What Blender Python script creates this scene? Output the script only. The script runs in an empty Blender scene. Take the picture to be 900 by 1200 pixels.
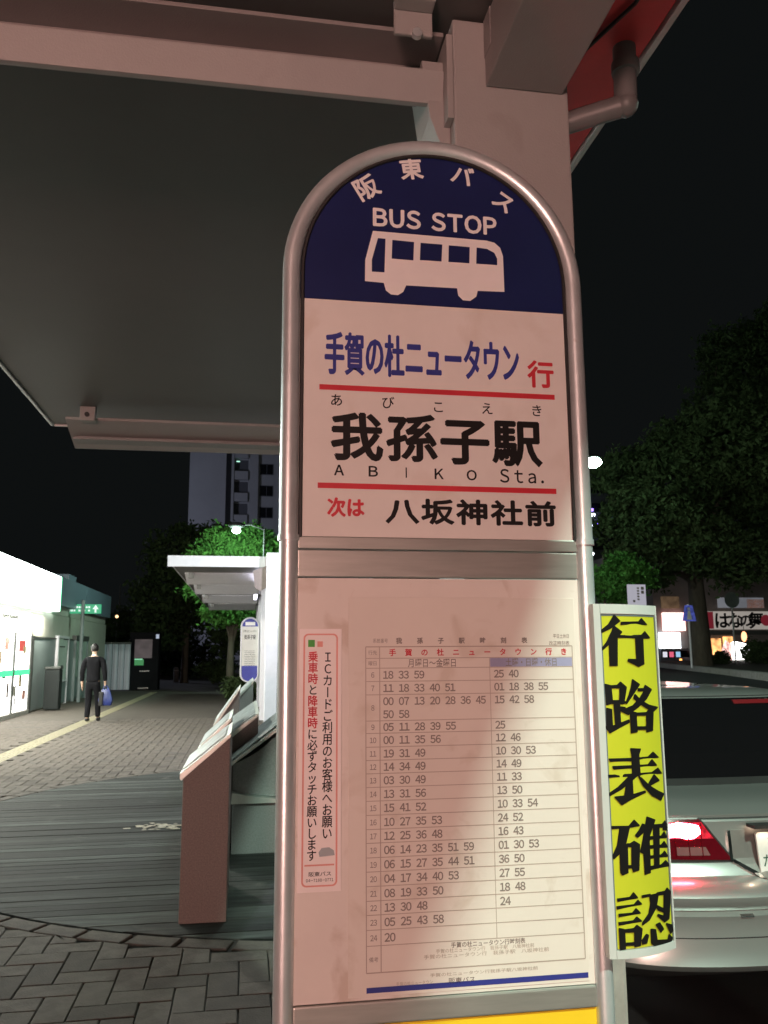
import bpy, bmesh, math, random
from mathutils import Vector, Matrix
random.seed(7)
sc = bpy.context.scene
col = sc.collection
R = math.radians

# ------------------------------------------------------------------ camera
# The photograph's three vanishing points give the camera's attitude; world X runs
# across the shelter, Y along the street, Z up (pavement at z = 0).
F, CX, CY = 973.0, 450.0, 600.0
CAM = Vector((0, 0, 1.55))
Yd = Vector((288 - CX, 765 - CY, F)).normalized()
Zd = Vector((415 - CX, -5200 - CY, F)); Zd = (Zd - Zd.dot(Yd) * Yd).normalized()
Xd = Yd.cross(Zd)
WM = Matrix((Xd, Yd, Zd))                       # world = WM @ (right, down, forward)
def at(px, py, axis, v):
    d = WM @ Vector((px - CX, py - CY, F)); i = 'XYZ'.index(axis)
    return CAM + d * ((v - CAM[i]) / d[i])
def project(p):
    c = WM.transposed() @ (Vector(p) - CAM)
    return (CX + F * c.x / c.z, CY + F * c.y / c.z, c.z)
cam = bpy.data.objects.new('camera', bpy.data.cameras.new('camera')); col.objects.link(cam)
right, down, fwd = WM.col[0], WM.col[1], WM.col[2]
m = Matrix.Identity(4)
for i in range(3):
    m[i][0] = right[i]; m[i][1] = -down[i]; m[i][2] = -fwd[i]; m[i][3] = CAM[i]
cam.matrix_world = m
cam.data.sensor_fit = 'HORIZONTAL'; cam.data.sensor_width = 36
cam.data.lens = 36 * F / 900
cam.data.clip_start = 0.05; cam.data.clip_end = 2000
cam.data.dof.use_dof = True; cam.data.dof.focus_distance = 1.6; cam.data.dof.aperture_fstop = 22
sc.camera = cam

# ------------------------------------------------------------------ night sky
world = bpy.data.worlds.new('World'); sc.world = world; world.use_nodes = True
nt = world.node_tree; bg = nt.nodes['Background']
sky = nt.nodes.new('ShaderNodeTexSky'); sky.sky_type = 'NISHITA'; sky.sun_disc = False
sky.sun_elevation = R(-5.5); sky.sun_rotation = R(250)
add = nt.nodes.new('ShaderNodeVectorMath'); add.operation = 'ADD'; add.inputs[1].default_value = (.060, .072, .074)
sc_ = nt.nodes.new('ShaderNodeVectorMath'); sc_.operation = 'SCALE'; sc_.inputs['Scale'].default_value = .3
nt.links.new(sky.outputs[0], sc_.inputs[0]); nt.links.new(sc_.outputs[0], add.inputs[0])
nt.links.new(add.outputs[0], bg.inputs[0]); bg.inputs[1].default_value = 0.07
vs = sc.view_settings
sc.display_settings.display_device = 'sRGB'
vs.view_transform = 'Standard'; vs.look = 'None'; vs.exposure = 0; vs.gamma = 1
sc.cycles.use_denoising = True
sc.cycles.max_bounces = 6; sc.cycles.sample_clamp_indirect = 4
MERCURY = (.62, 1, .80)
STREET_W = 3500; PLAZA_W = 500; FAR_W = 14; PINK = 79; STORE_E = 8; BRAKE = 110

# ------------------------------------------------------------------ helpers
def link(o, parent=None):
    col.objects.link(o)
    if parent: o.parent = parent
    return o
def tag(o, label=None, cat=None, group=None, kind=None):
    if label: o['label'] = label
    if cat: o['category'] = cat
    if group: o['group'] = group
    if kind: o['kind'] = kind
    return o
def empty(name, loc=(0, 0, 0), label=None, cat=None, group=None, rz=0):
    o = bpy.data.objects.new(name, None); o.location = loc; o.rotation_euler = (0, 0, rz)
    o.empty_display_size = .1
    link(o); return tag(o, label, cat, group)
def kids(o): return [c for c in col.objects if c.parent == o]
def copy_tree(o, parent=None):
    c = o.copy(); col.objects.link(c); c.parent = parent
    for ch in kids(o): copy_tree(ch, c)
    return c

class MB:
    """collects shapes, builds ONE mesh object; coordinates are those of the parent"""
    def __init__(s): s.v = []; s.f = []
    def add(s, vs, fs):
        n = len(s.v); s.v += [tuple(p) for p in vs]; s.f += [tuple(i + n for i in f) for f in fs]; return s
    def box(s, x0, x1, y0, y1, z0, z1, M=None):
        vs = [Vector((x, y, z)) for z in (z0, z1) for y in (y0, y1) for x in (x0, x1)]
        if M: vs = [M @ v for v in vs]
        return s.add(vs, [(0, 2, 3, 1), (4, 5, 7, 6), (0, 1, 5, 4), (2, 6, 7, 3), (0, 4, 6, 2), (1, 3, 7, 5)])
    def prism(s, poly, a, b, axis='Y'):
        """poly: 2D points; XZ for axis Y, YZ for axis X, XY for axis Z"""
        def P(p, t): return {'Y': (p[0], t, p[1]), 'X': (t, p[0], p[1]), 'Z': (p[0], p[1], t)}[axis]
        n = len(poly)
        vs = [P(p, a) for p in poly] + [P(p, b) for p in poly]
        return s.add(vs, [tuple(range(n)), tuple(range(2 * n - 1, n - 1, -1))] + [(i, i + n, (i + 1) % n + n, (i + 1) % n) for i in range(n)])
    def tube(s, pts, r, n=12, closed=False, caps=True):
        pts = [Vector(p) for p in pts]; k = len(pts); base = len(s.v)
        up = None; rings = []
        for i, p in enumerate(pts):
            a = pts[i - 1] if (i or closed) else p; b = pts[(i + 1) % k] if (i < k - 1 or closed) else p
            d = (b - a).normalized()
            if up is None: up = Vector((0, 0, 1)) if abs(d.z) < .9 else Vector((0, 1, 0))
            u = d.cross(up).normalized(); w = u.cross(d).normalized(); up = w
            rr = r[i] if isinstance(r, (list, tuple)) else r
            rings.append([p + rr * (math.cos(2 * math.pi * j / n) * u + math.sin(2 * math.pi * j / n) * w) for j in range(n)])
        fs = []
        for i in range(k if closed else k - 1):
            for j in range(n):
                a, b = i * n + j, i * n + (j + 1) % n; c, d = ((i + 1) % k) * n + (j + 1) % n, ((i + 1) % k) * n + j
                fs.append((a, b, c, d))
        if caps and not closed: fs += [tuple(range(n - 1, -1, -1)), tuple((k - 1) * n + j for j in range(n))]
        return s.add([q for rg in rings for q in rg], fs)
    def sphere(s, c, r, n=12, m=8, sc=(1, 1, 1)):
        vs = []; fs = []
        for i in range(m + 1):
            t = math.pi * i / m
            for j in range(n):
                p = 2 * math.pi * j / n
                vs.append((c[0] + r * sc[0] * math.sin(t) * math.cos(p), c[1] + r * sc[1] * math.sin(t) * math.sin(p), c[2] + r * sc[2] * math.cos(t)))
        for i in range(m):
            for j in range(n): fs.append((i * n + j, (i + 1) * n + j, (i + 1) * n + (j + 1) % n, i * n + (j + 1) % n))
        return s.add(vs, fs)
    def mesh(s, name, bevel=0, smooth=False, seg=2):
        me = bpy.data.meshes.new(name); me.from_pydata(s.v, [], s.f)
        bm = bmesh.new(); bm.from_mesh(me)
        if smooth or bevel: bmesh.ops.remove_doubles(bm, verts=bm.verts, dist=1e-5)
        bmesh.ops.recalc_face_normals(bm, faces=bm.faces)
        if bevel:
            es = [e for e in bm.edges if len(e.link_faces) == 2 and e.calc_face_angle(0) > .5]
            bmesh.ops.bevel(bm, geom=es, offset=bevel, segments=seg, profile=.6, affect='EDGES', clamp_overlap=True)
        if smooth:
            for f in bm.faces: f.smooth = True
            for e in bm.edges:
                if len(e.link_faces) == 2 and e.calc_face_angle(0) > R(42): e.smooth = False
        bm.to_mesh(me); bm.free(); return me
    def build(s, name, mt, parent=None, bevel=0, smooth=False, seg=2):
        me = s.mesh(name, bevel, smooth, seg); me.materials.append(mt)
        return link(bpy.data.objects.new(name, me), parent)

# ------------------------------------------------------------------ materials
def mat(name, c, rough=.6, metal=0, var=.12, scale=8, bump=0, bscale=None, spec=.5, coat=0, stretch=None, stain=None, c2=None, alpha_noise=None):
    m = bpy.data.materials.new(name); m.use_nodes = True; t = m.node_tree; b = t.nodes['Principled BSDF']
    b.inputs['Roughness'].default_value = rough; b.inputs['Metallic'].default_value = metal
    b.inputs['Specular IOR Level'].default_value = spec; b.inputs['Coat Weight'].default_value = coat
    tc = t.nodes.new('ShaderNodeTexCoord'); mp = t.nodes.new('ShaderNodeMapping'); t.links.new(tc.outputs['Object'], mp.inputs[0])
    if stretch: mp.inputs['Scale'].default_value = stretch
    n = t.nodes.new('ShaderNodeTexNoise'); n.inputs['Scale'].default_value = scale; n.inputs['Detail'].default_value = 6
    n.inputs['Roughness'].default_value = .65
    t.links.new(mp.outputs[0], n.inputs[0])
    cr = t.nodes.new('ShaderNodeValToRGB'); t.links.new(n.outputs['Fac'], cr.inputs[0])
    lo = [max(0, x * (1 - var)) for x in c]; hi = [min(1, x * (1 + var)) for x in (c2 or c)]
    cr.color_ramp.elements[0].position = .3; cr.color_ramp.elements[1].position = .7
    cr.color_ramp.elements[0].color = (*lo, 1); cr.color_ramp.elements[1].color = (*hi, 1)
    out = cr.outputs[0]
    if stain:                                   # (colour, scale, threshold, amount)
        sn = t.nodes.new('ShaderNodeTexNoise'); sn.inputs['Scale'].default_value = stain[1]; sn.inputs['Detail'].default_value = 8
        sn.inputs['Distortion'].default_value = .6
        t.links.new(tc.outputs['Object'], sn.inputs[0])
        sr = t.nodes.new('ShaderNodeMapRange'); sr.inputs[1].default_value = stain[2]; sr.inputs[2].default_value = stain[2] + .12
        sr.inputs[4].default_value = stain[3]; t.links.new(sn.outputs['Fac'], sr.inputs[0])
        mx = t.nodes.new('ShaderNodeMixRGB'); mx.inputs[2].default_value = (*stain[0], 1)
        t.links.new(sr.outputs[0], mx.inputs[0]); t.links.new(out, mx.inputs[1]); out = mx.outputs[0]
    t.links.new(out, b.inputs['Base Color'])
    rr = t.nodes.new('ShaderNodeMapRange'); rr.inputs[3].default_value = max(.02, rough * .85); rr.inputs[4].default_value = min(1, rough * 1.15)
    t.links.new(n.outputs['Fac'], rr.inputs[0]); t.links.new(rr.outputs[0], b.inputs['Roughness'])
    if bump:
        bn = t.nodes.new('ShaderNodeTexNoise'); bn.inputs['Scale'].default_value = bscale or scale * 6; bn.inputs['Detail'].default_value = 4
        t.links.new(mp.outputs[0], bn.inputs[0]); bp = t.nodes.new('ShaderNodeBump'); bp.inputs['Strength'].default_value = bump
        bp.inputs['Distance'].default_value = .01
        t.links.new(bn.outputs['Fac'], bp.inputs['Height']); t.links.new(bp.outputs[0], b.inputs['Normal'])
    return m
def emit(name, c, s, var=0, scale=3):
    m = bpy.data.materials.new(name); m.use_nodes = True; t = m.node_tree; b = t.nodes['Principled BSDF']
    b.inputs['Base Color'].default_value = (*[min(1, x * .12) for x in c], 1)
    b.inputs['Emission Color'].default_value = (*c, 1); b.inputs['Emission Strength'].default_value = s
    if var:
        n = t.nodes.new('ShaderNodeTexNoise'); n.inputs['Scale'].default_value = scale
        tc = t.nodes.new('ShaderNodeTexCoord'); t.links.new(tc.outputs['Object'], n.inputs[0])
        r = t.nodes.new('ShaderNodeMapRange'); r.inputs[1].default_value = .3; r.inputs[2].default_value = .7
        r.inputs[3].default_value = s * (1 - var); r.inputs[4].default_value = s * (1 + var)
        t.links.new(n.outputs['Fac'], r.inputs[0]); t.links.new(r.outputs[0], b.inputs['Emission Strength'])
    return m
def leafmat(name, c, c2, trans=.35):
    m = mat(name, c, .8, var=.35, scale=1.3, c2=c2, spec=.15)
    b = m.node_tree.nodes['Principled BSDF']; b.inputs['Transmission Weight'].default_value = 0
    b.inputs['Subsurface Weight'].default_value = 0
    return m
M = {}
M['plate'] = mat('enamel_white', (.72, .70, .66), .38, var=.05, scale=5, bump=.04, bscale=300, stain=((.40, .27, .14), 8.0, .60, .2))
M['paper'] = mat('laminated_sheet', (.72, .68, .62), .3, var=.05, scale=3, bump=.05, bscale=12, stain=((.36, .25, .14), 14.0, .60, .22))
M['board'] = mat('board_backing', (.72, .68, .63), .35, var=.06, scale=4, bump=.04, bscale=12, stain=((.33, .2, .1), 13.0, .55, .32))
M['navy'] = mat('navy_enamel', (.010, .017, .088), .3, var=.15, scale=5)
M['navyink'] = mat('navy_ink', (.03, .04, .25), .4)
M['black'] = mat('black_ink', (.009, .008, .008), .5, spec=.25)
M['grey_ink'] = mat('timetable_ink', (.23, .20, .18), .5)
M['line_ink'] = mat('table_line_ink', (.42, .36, .31), .5)
M['red'] = mat('red_ink', (.55, .03, .045), .4)
M['paleink'] = mat('pale_blue_ink', (.32, .33, .50), .4)
M['pinkink'] = mat('pink_border_ink', (.72, .32, .27), .4)
M['sticker'] = mat('sticker_white', (.86, .80, .78), .3, var=.03)
M['white'] = mat('white_ink', (.8, .78, .76), .4, var=.04)
M['greenink'] = mat('green_ink', (.05, .35, .04), .4)
M['yellowplate'] = mat('yellow_plate', (.85, .58, .02), .4, var=.05)
M['steel'] = mat('stainless_tube', (.72, .78, .79), .34, .6, var=.08, scale=14, bump=.02, bscale=80, stain=((.2, .12, .08), 22, .70, .6))
M['alu'] = mat('aluminium_bar', (.42, .43, .40), .42, .7, var=.08, scale=10, stretch=(1, 1, 12))
M['shelter'] = mat('painted_steel', (.345, .335, .325), .5, 0, var=.06, scale=3, bump=.12, bscale=220, stain=((.22, .2, .17), 5, .66, .35))
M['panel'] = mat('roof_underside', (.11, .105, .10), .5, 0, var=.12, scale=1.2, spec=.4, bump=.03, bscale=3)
M['red_glow'] = mat('painted_red_glow', (.62, .05, .055), .5, var=.15, scale=4)  # red glow under the roof edge, put into the paint colour
M['pipe'] = mat('grey_pvc_pipe', (.16, .16, .16), .45)
M['beam'] = mat('beam_paint', (.27, .25, .245), .5, var=.08, scale=3, bump=.12, bscale=220)
M['trim'] = mat('roof_trim', (.5, .5, .5), .4, .3)
M['rubber'] = mat('black_rubber', (.02, .02, .02), .6)
M['paver'] = mat('concrete_paver', (.095, .082, .070), .9, spec=.2, var=.25, scale=9, bump=.35, bscale=90, c2=(.125, .11, .097), stain=((.08, .075, .07), 2.2, .55, .6))
M['joint'] = mat('joint_sand', (.05, .047, .042), .95, var=.3, scale=30)
for nm_, k_ in (('plank', 1.0), ('plank_dark', .62), ('plank_pale', 1.7)):
    M[nm_] = mat('weathered_' + nm_, (.017 * k_, .020 * k_, .0185 * k_), .8, var=.5, scale=1.6, spec=.22, bump=.35, bscale=10, stretch=(1, 11, 1), c2=(.042 * k_, .048 * k_, .044 * k_), stain=((.12, .12, .105), 2.6, .64, .55))
M['tactile'] = mat('yellow_tactile', (.25, .225, .145), .7, var=.15, scale=6, bump=.2)
M['asphalt'] = mat('asphalt', (.05, .05, .05), .75, var=.25, scale=5, bump=.5, bscale=160)
M['kerb'] = mat('kerb_stone', (.32, .31, .29), .8, var=.2, bump=.2)
M['granite'] = mat('pink_granite', (.22, .175, .16), .6, var=.3, scale=120, bump=.15, bscale=120)
M['greygranite'] = mat('grey_granite', (.25, .26, .255), .55, var=.2, scale=90, bump=.1)
M['steelplate'] = mat('brushed_frame', (.6, .66, .62), .35, .6, var=.1, scale=12)
M['pictureplate'] = mat('etched_relief_plate', (.30, .36, .36), .3, .2, var=.5, scale=14, c2=(.45, .5, .5))
M['trunk'] = mat('bark', (.085, .07, .05), .9, var=.3, scale=9, bump=.8, bscale=14, stretch=(1, 1, .25))
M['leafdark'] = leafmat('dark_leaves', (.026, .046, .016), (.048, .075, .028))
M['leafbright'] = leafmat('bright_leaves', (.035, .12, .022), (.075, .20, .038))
M['concrete'] = mat('tower_concrete', (.36, .36, .40), .8, var=.06, scale=.3)
M['tower_dark'] = mat('tower_recess', (.09, .09, .11), .7)
M['glassdark'] = mat('dark_window_glass', (.012, .013, .016), .06, var=0, spec=.6)
M['car'] = mat('silver_paint', (.50, .525, .51), .30, .68, var=.03, scale=400, coat=.8)
M['carglass'] = mat('tinted_glass', (.006, .006, .007), .08, var=0, spec=.18)
M['lens'] = mat('red_lens', (.10, .003, .008), .12, var=.1, coat=1)
M['brake'] = emit('brake_glow', (1, .055, .09), BRAKE, .35, 60)
M['brake_red'] = emit('red_reflector_glow', (1, .012, .045), .6, .8, 45)
M['brake_dim'] = emit('high_brake_strip', (1, .02, .04), .035, .4, 40)
M['plateglow'] = mat('number_plate', (.8, .8, .78), .4)
M['smoked'] = mat('smoked_lens', (.20, .10, .10), .15, coat=1)
M['chrome'] = mat('chrome', (.75, .75, .75), .12, 1, var=.02)
M['yellow'] = mat('fluorescent_yellow', (.54, .56, .028), .42, var=.03, scale=4)
M['gasket'] = mat('grey_gasket', (.12, .16, .17), .6)
M['frame_pale'] = mat('pale_sign_frame', (.55, .58, .56), .45, var=.05)

# ------------------------------------------------------------------ lettering: real outlines of print, a fraction of a millimetre proud
_g = {}
def glyph(ch, off):
    k = (ch, off)
    if k not in _g:
        c = bpy.data.curves.new('glyph', 'FONT'); c.body = ch; c.offset = off; c.resolution_u = 3
        o = bpy.data.objects.new('glyph', c); me = bpy.data.meshes.new_from_object(o)
        _g[k] = ([(v.co.x, v.co.y) for v in me.vertices], [tuple(p.vertices) for p in me.polygons])
        bpy.data.objects.remove(o); bpy.data.meshes.remove(me); bpy.data.curves.remove(c)
    return _g[k]
class Ink:
    """flat print on a sign face: 2D (x, z) shapes laid on the plane y"""
    def __init__(s): s.mb = MB()
    def poly(s, pts, d=0):
        n = len(pts); s.mb.add([(p[0], d, p[1]) for p in pts], [tuple(range(n))]); return s
    def rect(s, x0, x1, z0, z1, d=0): return s.poly([(x0, z0), (x1, z0), (x1, z1), (x0, z1)], d)
    def char(s, ch, cx, cz, w, h, off=0., rot=0, bold=0, fit=False):
        vs, fs = glyph(ch, off)
        if not vs: return
        if fit:
            xs = [v[0] for v in vs]; zs = [v[1] for v in vs]
            ax, bx, az, bz = min(xs), max(xs), min(zs), max(zs)
            q = [((v[0] - (ax + bx) / 2) / (bx - ax) * w, (v[1] - (az + bz) / 2) / (bz - az) * h) for v in vs]
        else:
            q = [((v[0] - .5) * w, (v[1] - .38) * h) for v in vs]
        ca, sa = math.cos(rot), math.sin(rot); k = 0
        for dx, dz in ([(0, 0)] if not bold else [(-bold, 0), (bold, 0), (0, bold), (0, -bold)]):
            s.mb.add([(cx + dx + x * ca - z * sa, -.00004 * k, cz + dz + x * sa + z * ca) for x, z in q], fs); k += 1
    def text(s, t, x0, x1, z0, z1, off=0., bold=0, gw=1.0):
        n = len(t); cw = (x1 - x0) / n
        for i, ch in enumerate(t):
            if ch != ' ': s.char(ch, x0 + (i + .5) * cw, (z0 + z1) / 2, cw * gw, z1 - z0, off, bold=bold)
    def latin(s, t, x0, x1, z0, z1, off=0., bold=0, gap=.12):
        """proportional line in the gothic full-width forms, cap height z0..z1"""
        items = []; w = 0
        for ch in t:
            if ch == ' ': w += .38; continue
            fw = chr(ord(ch) + 0xFEE0); vs, fs = glyph(fw, off); xs = [v[0] for v in vs]
            items.append((vs, fs, w - min(xs))); w += max(xs) - min(xs) + gap
        w -= gap; k = (x1 - x0) / w; kz = (z1 - z0) / .74
        for vs, fs, ox in items:
            for j, (dx, dz) in enumerate([(0, 0)] if not bold else [(-bold, 0), (bold, 0), (0, bold), (0, -bold)]):
                s.mb.add([(x0 + dx + (v[0] + ox) * k, -.00004 * j, z0 + dz + v[1] * kz) for v in vs], fs)
    def build(s, name, mt, parent, y, loc=(0, 0, 0)):
        me = bpy.data.meshes.new(name); me.from_pydata([(v[0], v[1] + y, v[2]) for v in s.mb.v], [], s.mb.f); me.materials.append(mt)
        return link(bpy.data.objects.new(name, me), parent)
def shape_with_holes(loops):
    """2D filled outline with holes -> (verts, faces)"""
    c = bpy.data.curves.new('outline', 'CURVE'); c.dimensions = '2D'; c.fill_mode = 'BOTH'
    for lp in loops:
        sp = c.splines.new('POLY'); sp.points.add(len(lp) - 1)
        for p, q in zip(sp.points, lp): p.co = (q[0], q[1], 0, 1)
        sp.use_cyclic_u = True
    o = bpy.data.objects.new('outline', c); me = bpy.data.meshes.new_from_object(o)
    r = ([(v.co.x, v.co.y) for v in me.vertices], [tuple(p.vertices) for p in me.polygons])
    bpy.data.objects.remove(o); bpy.data.meshes.remove(me); bpy.data.curves.remove(c); return r

# ================================================================== GROUND
def flat(name, poly, z, mt, parent=None):
    mb = MB(); mb.add([(p[0], p[1], p[2] if len(p) > 2 else z) for p in poly], [tuple(range(len(poly)))])
    me = bpy.data.meshes.new(name); me.from_pydata(mb.v, [], mb.f); me.materials.append(mt)
    return link(bpy.data.objects.new(name, me), parent)
tag(flat('ground', [(-700, -300), (700, -300), (700, 900), (-700, 900)], -.30, M['asphalt']), kind='structure')
KX = 1.22                                        # kerb line of the bus bay
pav = flat('pavement', [(-60, -12), (KX - .12, -12), (KX - .12, 70), (-60, 70)], -.012, M['joint']); tag(pav, kind='structure')
# far pavement colour beyond the pavers one can tell apart
farpave = mat('far_block_paving', (.10, .09, .08), .9, spec=.2, var=.2, scale=4, bump=.2)
nt_ = farpave.node_tree; br = nt_.nodes.new('ShaderNodeTexBrick'); tc_ = nt_.nodes.new('ShaderNodeTexCoord')
nt_.links.new(tc_.outputs['Object'], br.inputs[0]); br.inputs['Scale'].default_value = 3
br.inputs['Color1'].default_value = (.105, .092, .078, 1); br.inputs['Color2'].default_value = (.09, .078, .067, 1); br.inputs['Mortar'].default_value = (.06, .055, .05, 1)
nt_.links.new(br.outputs[0], nt_.nodes['Principled BSDF'].inputs['Base Color'])
fp = flat('paving_field', [(-60, 21.0), (KX - .12, 21.0), (KX - .12, 70), (-60, 70)], -.002, farpave, pav)
flat('paving_field', [(-60, -12), (-6.6, -12), (-6.6, 21), (-60, 21)], -.002, farpave, pav)
# road: level at the bay, rising gently towards the far side
road = bpy.data.meshes.new('road')
ys = [-40, 6, 10, 16, 24, 32, 45, 70, 200]; zs = [-.15, -.15, -.08, .08, .32, .56, .80, 1.0, 1.0]
rv = []; rf = []
for y, z in zip(ys, zs): rv += [(KX + .02, y, -.15 if y < 60 else -.15), (KX + 2.2, y, z * .5 - .075), (KX + 6, y, z), (120, y, z)]
for i in range(len(ys) - 1):
    for j in range(3): a = i * 4 + j; rf.append((a, a + 1, a + 5, a + 4))
road.from_pydata(rv, [], rf); road.materials.append(M['asphalt']); road = link(bpy.data.objects.new('road', road)); tag(road, kind='structure')
kb = empty('kerb', (0, 0, 0)); tag(kb, kind='structure')
ks = MB().box(KX - .12, KX + .02, -.495, .495, -.3, .004).mesh('kerb_stone', .012); ks.materials.append(M['kerb'])
for i in range(26):
    o = link(bpy.data.objects.new('kerb_stone', ks), kb); o.location = (0, -3.5 + i * 1.0, random.uniform(-.002, .002))

# round timber deck
DC, DR = (0.93, 8.51), 3.705
deck = flat('deck', [(DC[0] + DR * math.cos(i * math.pi / 48), DC[1] + DR * math.sin(i * math.pi / 48)) for i in range(96)], -.008, M['joint']); tag(deck, kind='structure')
pw = .118; ny = int(2 * DR / pw)
for i in range(ny):
    y0 = DC[1] - DR + .02 + i * pw; y1 = y0 + pw - .004
    def hx(y): return math.sqrt(max(0, (DR - .015) ** 2 - (y - DC[1]) ** 2))
    xa, xb = hx(y0), hx(y1)
    if min(xa, xb) < .15: continue
    z = random.uniform(-.002, .0035)
    X1 = min(KX - .13, DC[0] + xa), min(KX - .13, DC[0] + xb)
    mb = MB().prism([(DC[0] - xa, y0), (X1[0], y0), (X1[1], y1), (DC[0] - xb, y1)], -.03, z + .006, 'Z')
    o = mb.build('plank', random.choice([M['plank'], M['plank'], M['plank_dark'], M['plank_dark'], M['plank_pale']]), deck, bevel=.002, seg=1)
sp = MB(); rs = random.Random(3)
for i in range(34):                               # dried spill on the planks
    c = at(rs.gauss(184, 16), rs.gauss(969, 2.2), 'Z', .012); a = rs.uniform(.008, .035)
    n = 7; sp.add([(c.x + a * 1.6 * rs.uniform(.6, 1) * math.cos(2 * math.pi * k / n), c.y + a * rs.uniform(.6, 1) * math.sin(2 * math.pi * k / n), .0125 + .0001 * i) for k in range(n)], [tuple(range(n))])
o = sp.build('spill', mat('dried_spill', (.42, .38, .30), .9, var=.3, scale=30), None)
tag(o, 'pale dried spill spattered on the dark deck planks', 'spill', kind='stuff')

# herringbone pavers
def brick_mesh(L, W, poly=None):
    poly = poly or [(-L / 2, -W / 2), (L / 2, -W / 2), (L / 2, W / 2), (-L / 2, W / 2)]
    n = len(poly); cxm = sum(p[0] for p in poly) / n; cym = sum(p[1] for p in poly) / n; e = .004
    def ins(p):
        d = math.hypot(p[0] - cxm, p[1] - cym) or 1; k = 1 - e * 1.4 / d; return (cxm + (p[0] - cxm) * k, cym + (p[1] - cym) * k)
    vs = [(p[0], p[1], -.03) for p in poly] + [(p[0], p[1], -.005) for p in poly] + [(*ins(p), 0) for p in poly]
    fs = []
    for b in (0, n): fs += [(b + i, b + (i + 1) % n, b + n + (i + 1) % n, b + n + i) for i in range(n)]
    fs.append(tuple(range(2 * n, 3 * n))); return vs, fs
BW = .146; BL = .292; g_ = .0055
cells = []
for i in range(-46, 10):
    for j in range(-24, 126):
        if (i - j) % 4 == 0: cells.append(((i + 1) * BW, (j + .5) * BW, 0))
        elif (i - j) % 4 == 3: cells.append(((i + .5) * BW, (j + 1) * BW, 1))
vis = []; seen = set()
for x, y, o_ in cells:
    if not (-6.6 < x < KX - .2 and -.4 < y + 3 < 21.0): continue
    y = y + 3
    if y > 21: continue
    rr = math.hypot(x - DC[0], y - DC[1])
    if rr < DR + BW * .6 and True:
        if rr < DR + BW * .2: continue
    px, py, dd = project((x, y, 0))
    inview = dd > .5 and -60 < px < 960 and py < 1290
    if not inview and y > 14: continue
    if x > -3.99 and x < -3.24 and y > 10: 
        if -3.86 < x < -3.44: continue
    vis.append((dd + (0 if inview else 100), x, y, o_))
vis.sort()
std = bpy.data.meshes.new('paver'); v_, f_ = brick_mesh(BL - g_, BW - g_); std.from_pydata(v_, [], f_); std.materials.append(M['paver'])
std2 = std.copy(); std2.materials.clear(); std2.materials.append(mat('concrete_paver_pale', (.112, .098, .085), .9, spec=.2, var=.25, scale=8, bump=.35, bscale=90, stain=((.08, .075, .07), 2.2, .55, .5)))
std3 = std.copy(); std3.materials.clear(); std3.materials.append(mat('concrete_paver_dark', (.08, .07, .061), .9, spec=.2, var=.25, scale=8, bump=.35, bscale=90))
rest = MB(); np_ = 0
RING = DR + BW
for dd, x, y, o_ in vis:
    hw, hh = ((BL - g_) / 2, (BW - g_) / 2) if o_ == 0 else ((BW - g_) / 2, (BL - g_) / 2)
    near = math.hypot(x - DC[0], y - DC[1]) - RING
    tz = random.uniform(-.002, .002)
    if near < BL * .62:
        # cut the brick to the ring course
        pts = []
        cs = [(x - hw, y - hh), (x + hw, y - hh), (x + hw, y + hh), (x - hw, y + hh)]
        for a in range(4):
            for t in (0, .25, .5, .75):
                p = (cs[a][0] * (1 - t) + cs[(a + 1) % 4][0] * t, cs[a][1] * (1 - t) + cs[(a + 1) % 4][1] * t)
                d = math.hypot(p[0] - DC[0], p[1] - DC[1])
                if d < RING + .004:
                    k = (RING + .004) / d; p = (DC[0] + (p[0] - DC[0]) * k, DC[1] + (p[1] - DC[1]) * k)
                pts.append(p)
        area = abs(sum(pts[i][0] * pts[(i + 1) % 16][1] - pts[(i + 1) % 16][0] * pts[i][1] for i in range(16))) / 2
        if area < .006: continue
        # stay inside original box only
        if any(not (x - hw - .02 <= p[0] <= x + hw + .02 and y - hh - .02 <= p[1] <= y + hh + .02) for p in pts):
            pts = [(min(max(p[0], x - hw), x + hw), min(max(p[1], y - hh), y + hh)) for p in pts]
        v2, f2 = brick_mesh(0, 0, [(p[0] - x, p[1] - y) for p in pts])
        if np_ < 235:
            me = bpy.data.meshes.new('paver'); me.from_pydata(v2, [], f2); me.materials.append(M['paver'])
            ob = link(bpy.data.objects.new('paver', me), pav); ob.location = (x, y, .004 + tz * .5); np_ += 1
        else: rest.add([(p[0] + x, p[1] + y, p[2] + .004) for p in v2], f2)
        continue
    if np_ < 235:
        ob = link(bpy.data.objects.new('paver', random.choice([std, std, std2, std3])), pav); np_ += 1
        ob.location = (x, y, .004 + tz); ob.rotation_euler = (random.uniform(-.006, .006), random.uniform(-.006, .006), (math.pi / 2 if o_ else 0) + (math.pi if random.random() < .5 else 0) + random.uniform(-.008, .008))
    else:
        v2 = v_ if o_ == 0 else [(-p[1], p[0], p[2]) for p in v_]
        rest.add([(p[0] + x, p[1] + y, p[2] + .004 + tz) for p in v2], f_)
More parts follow.
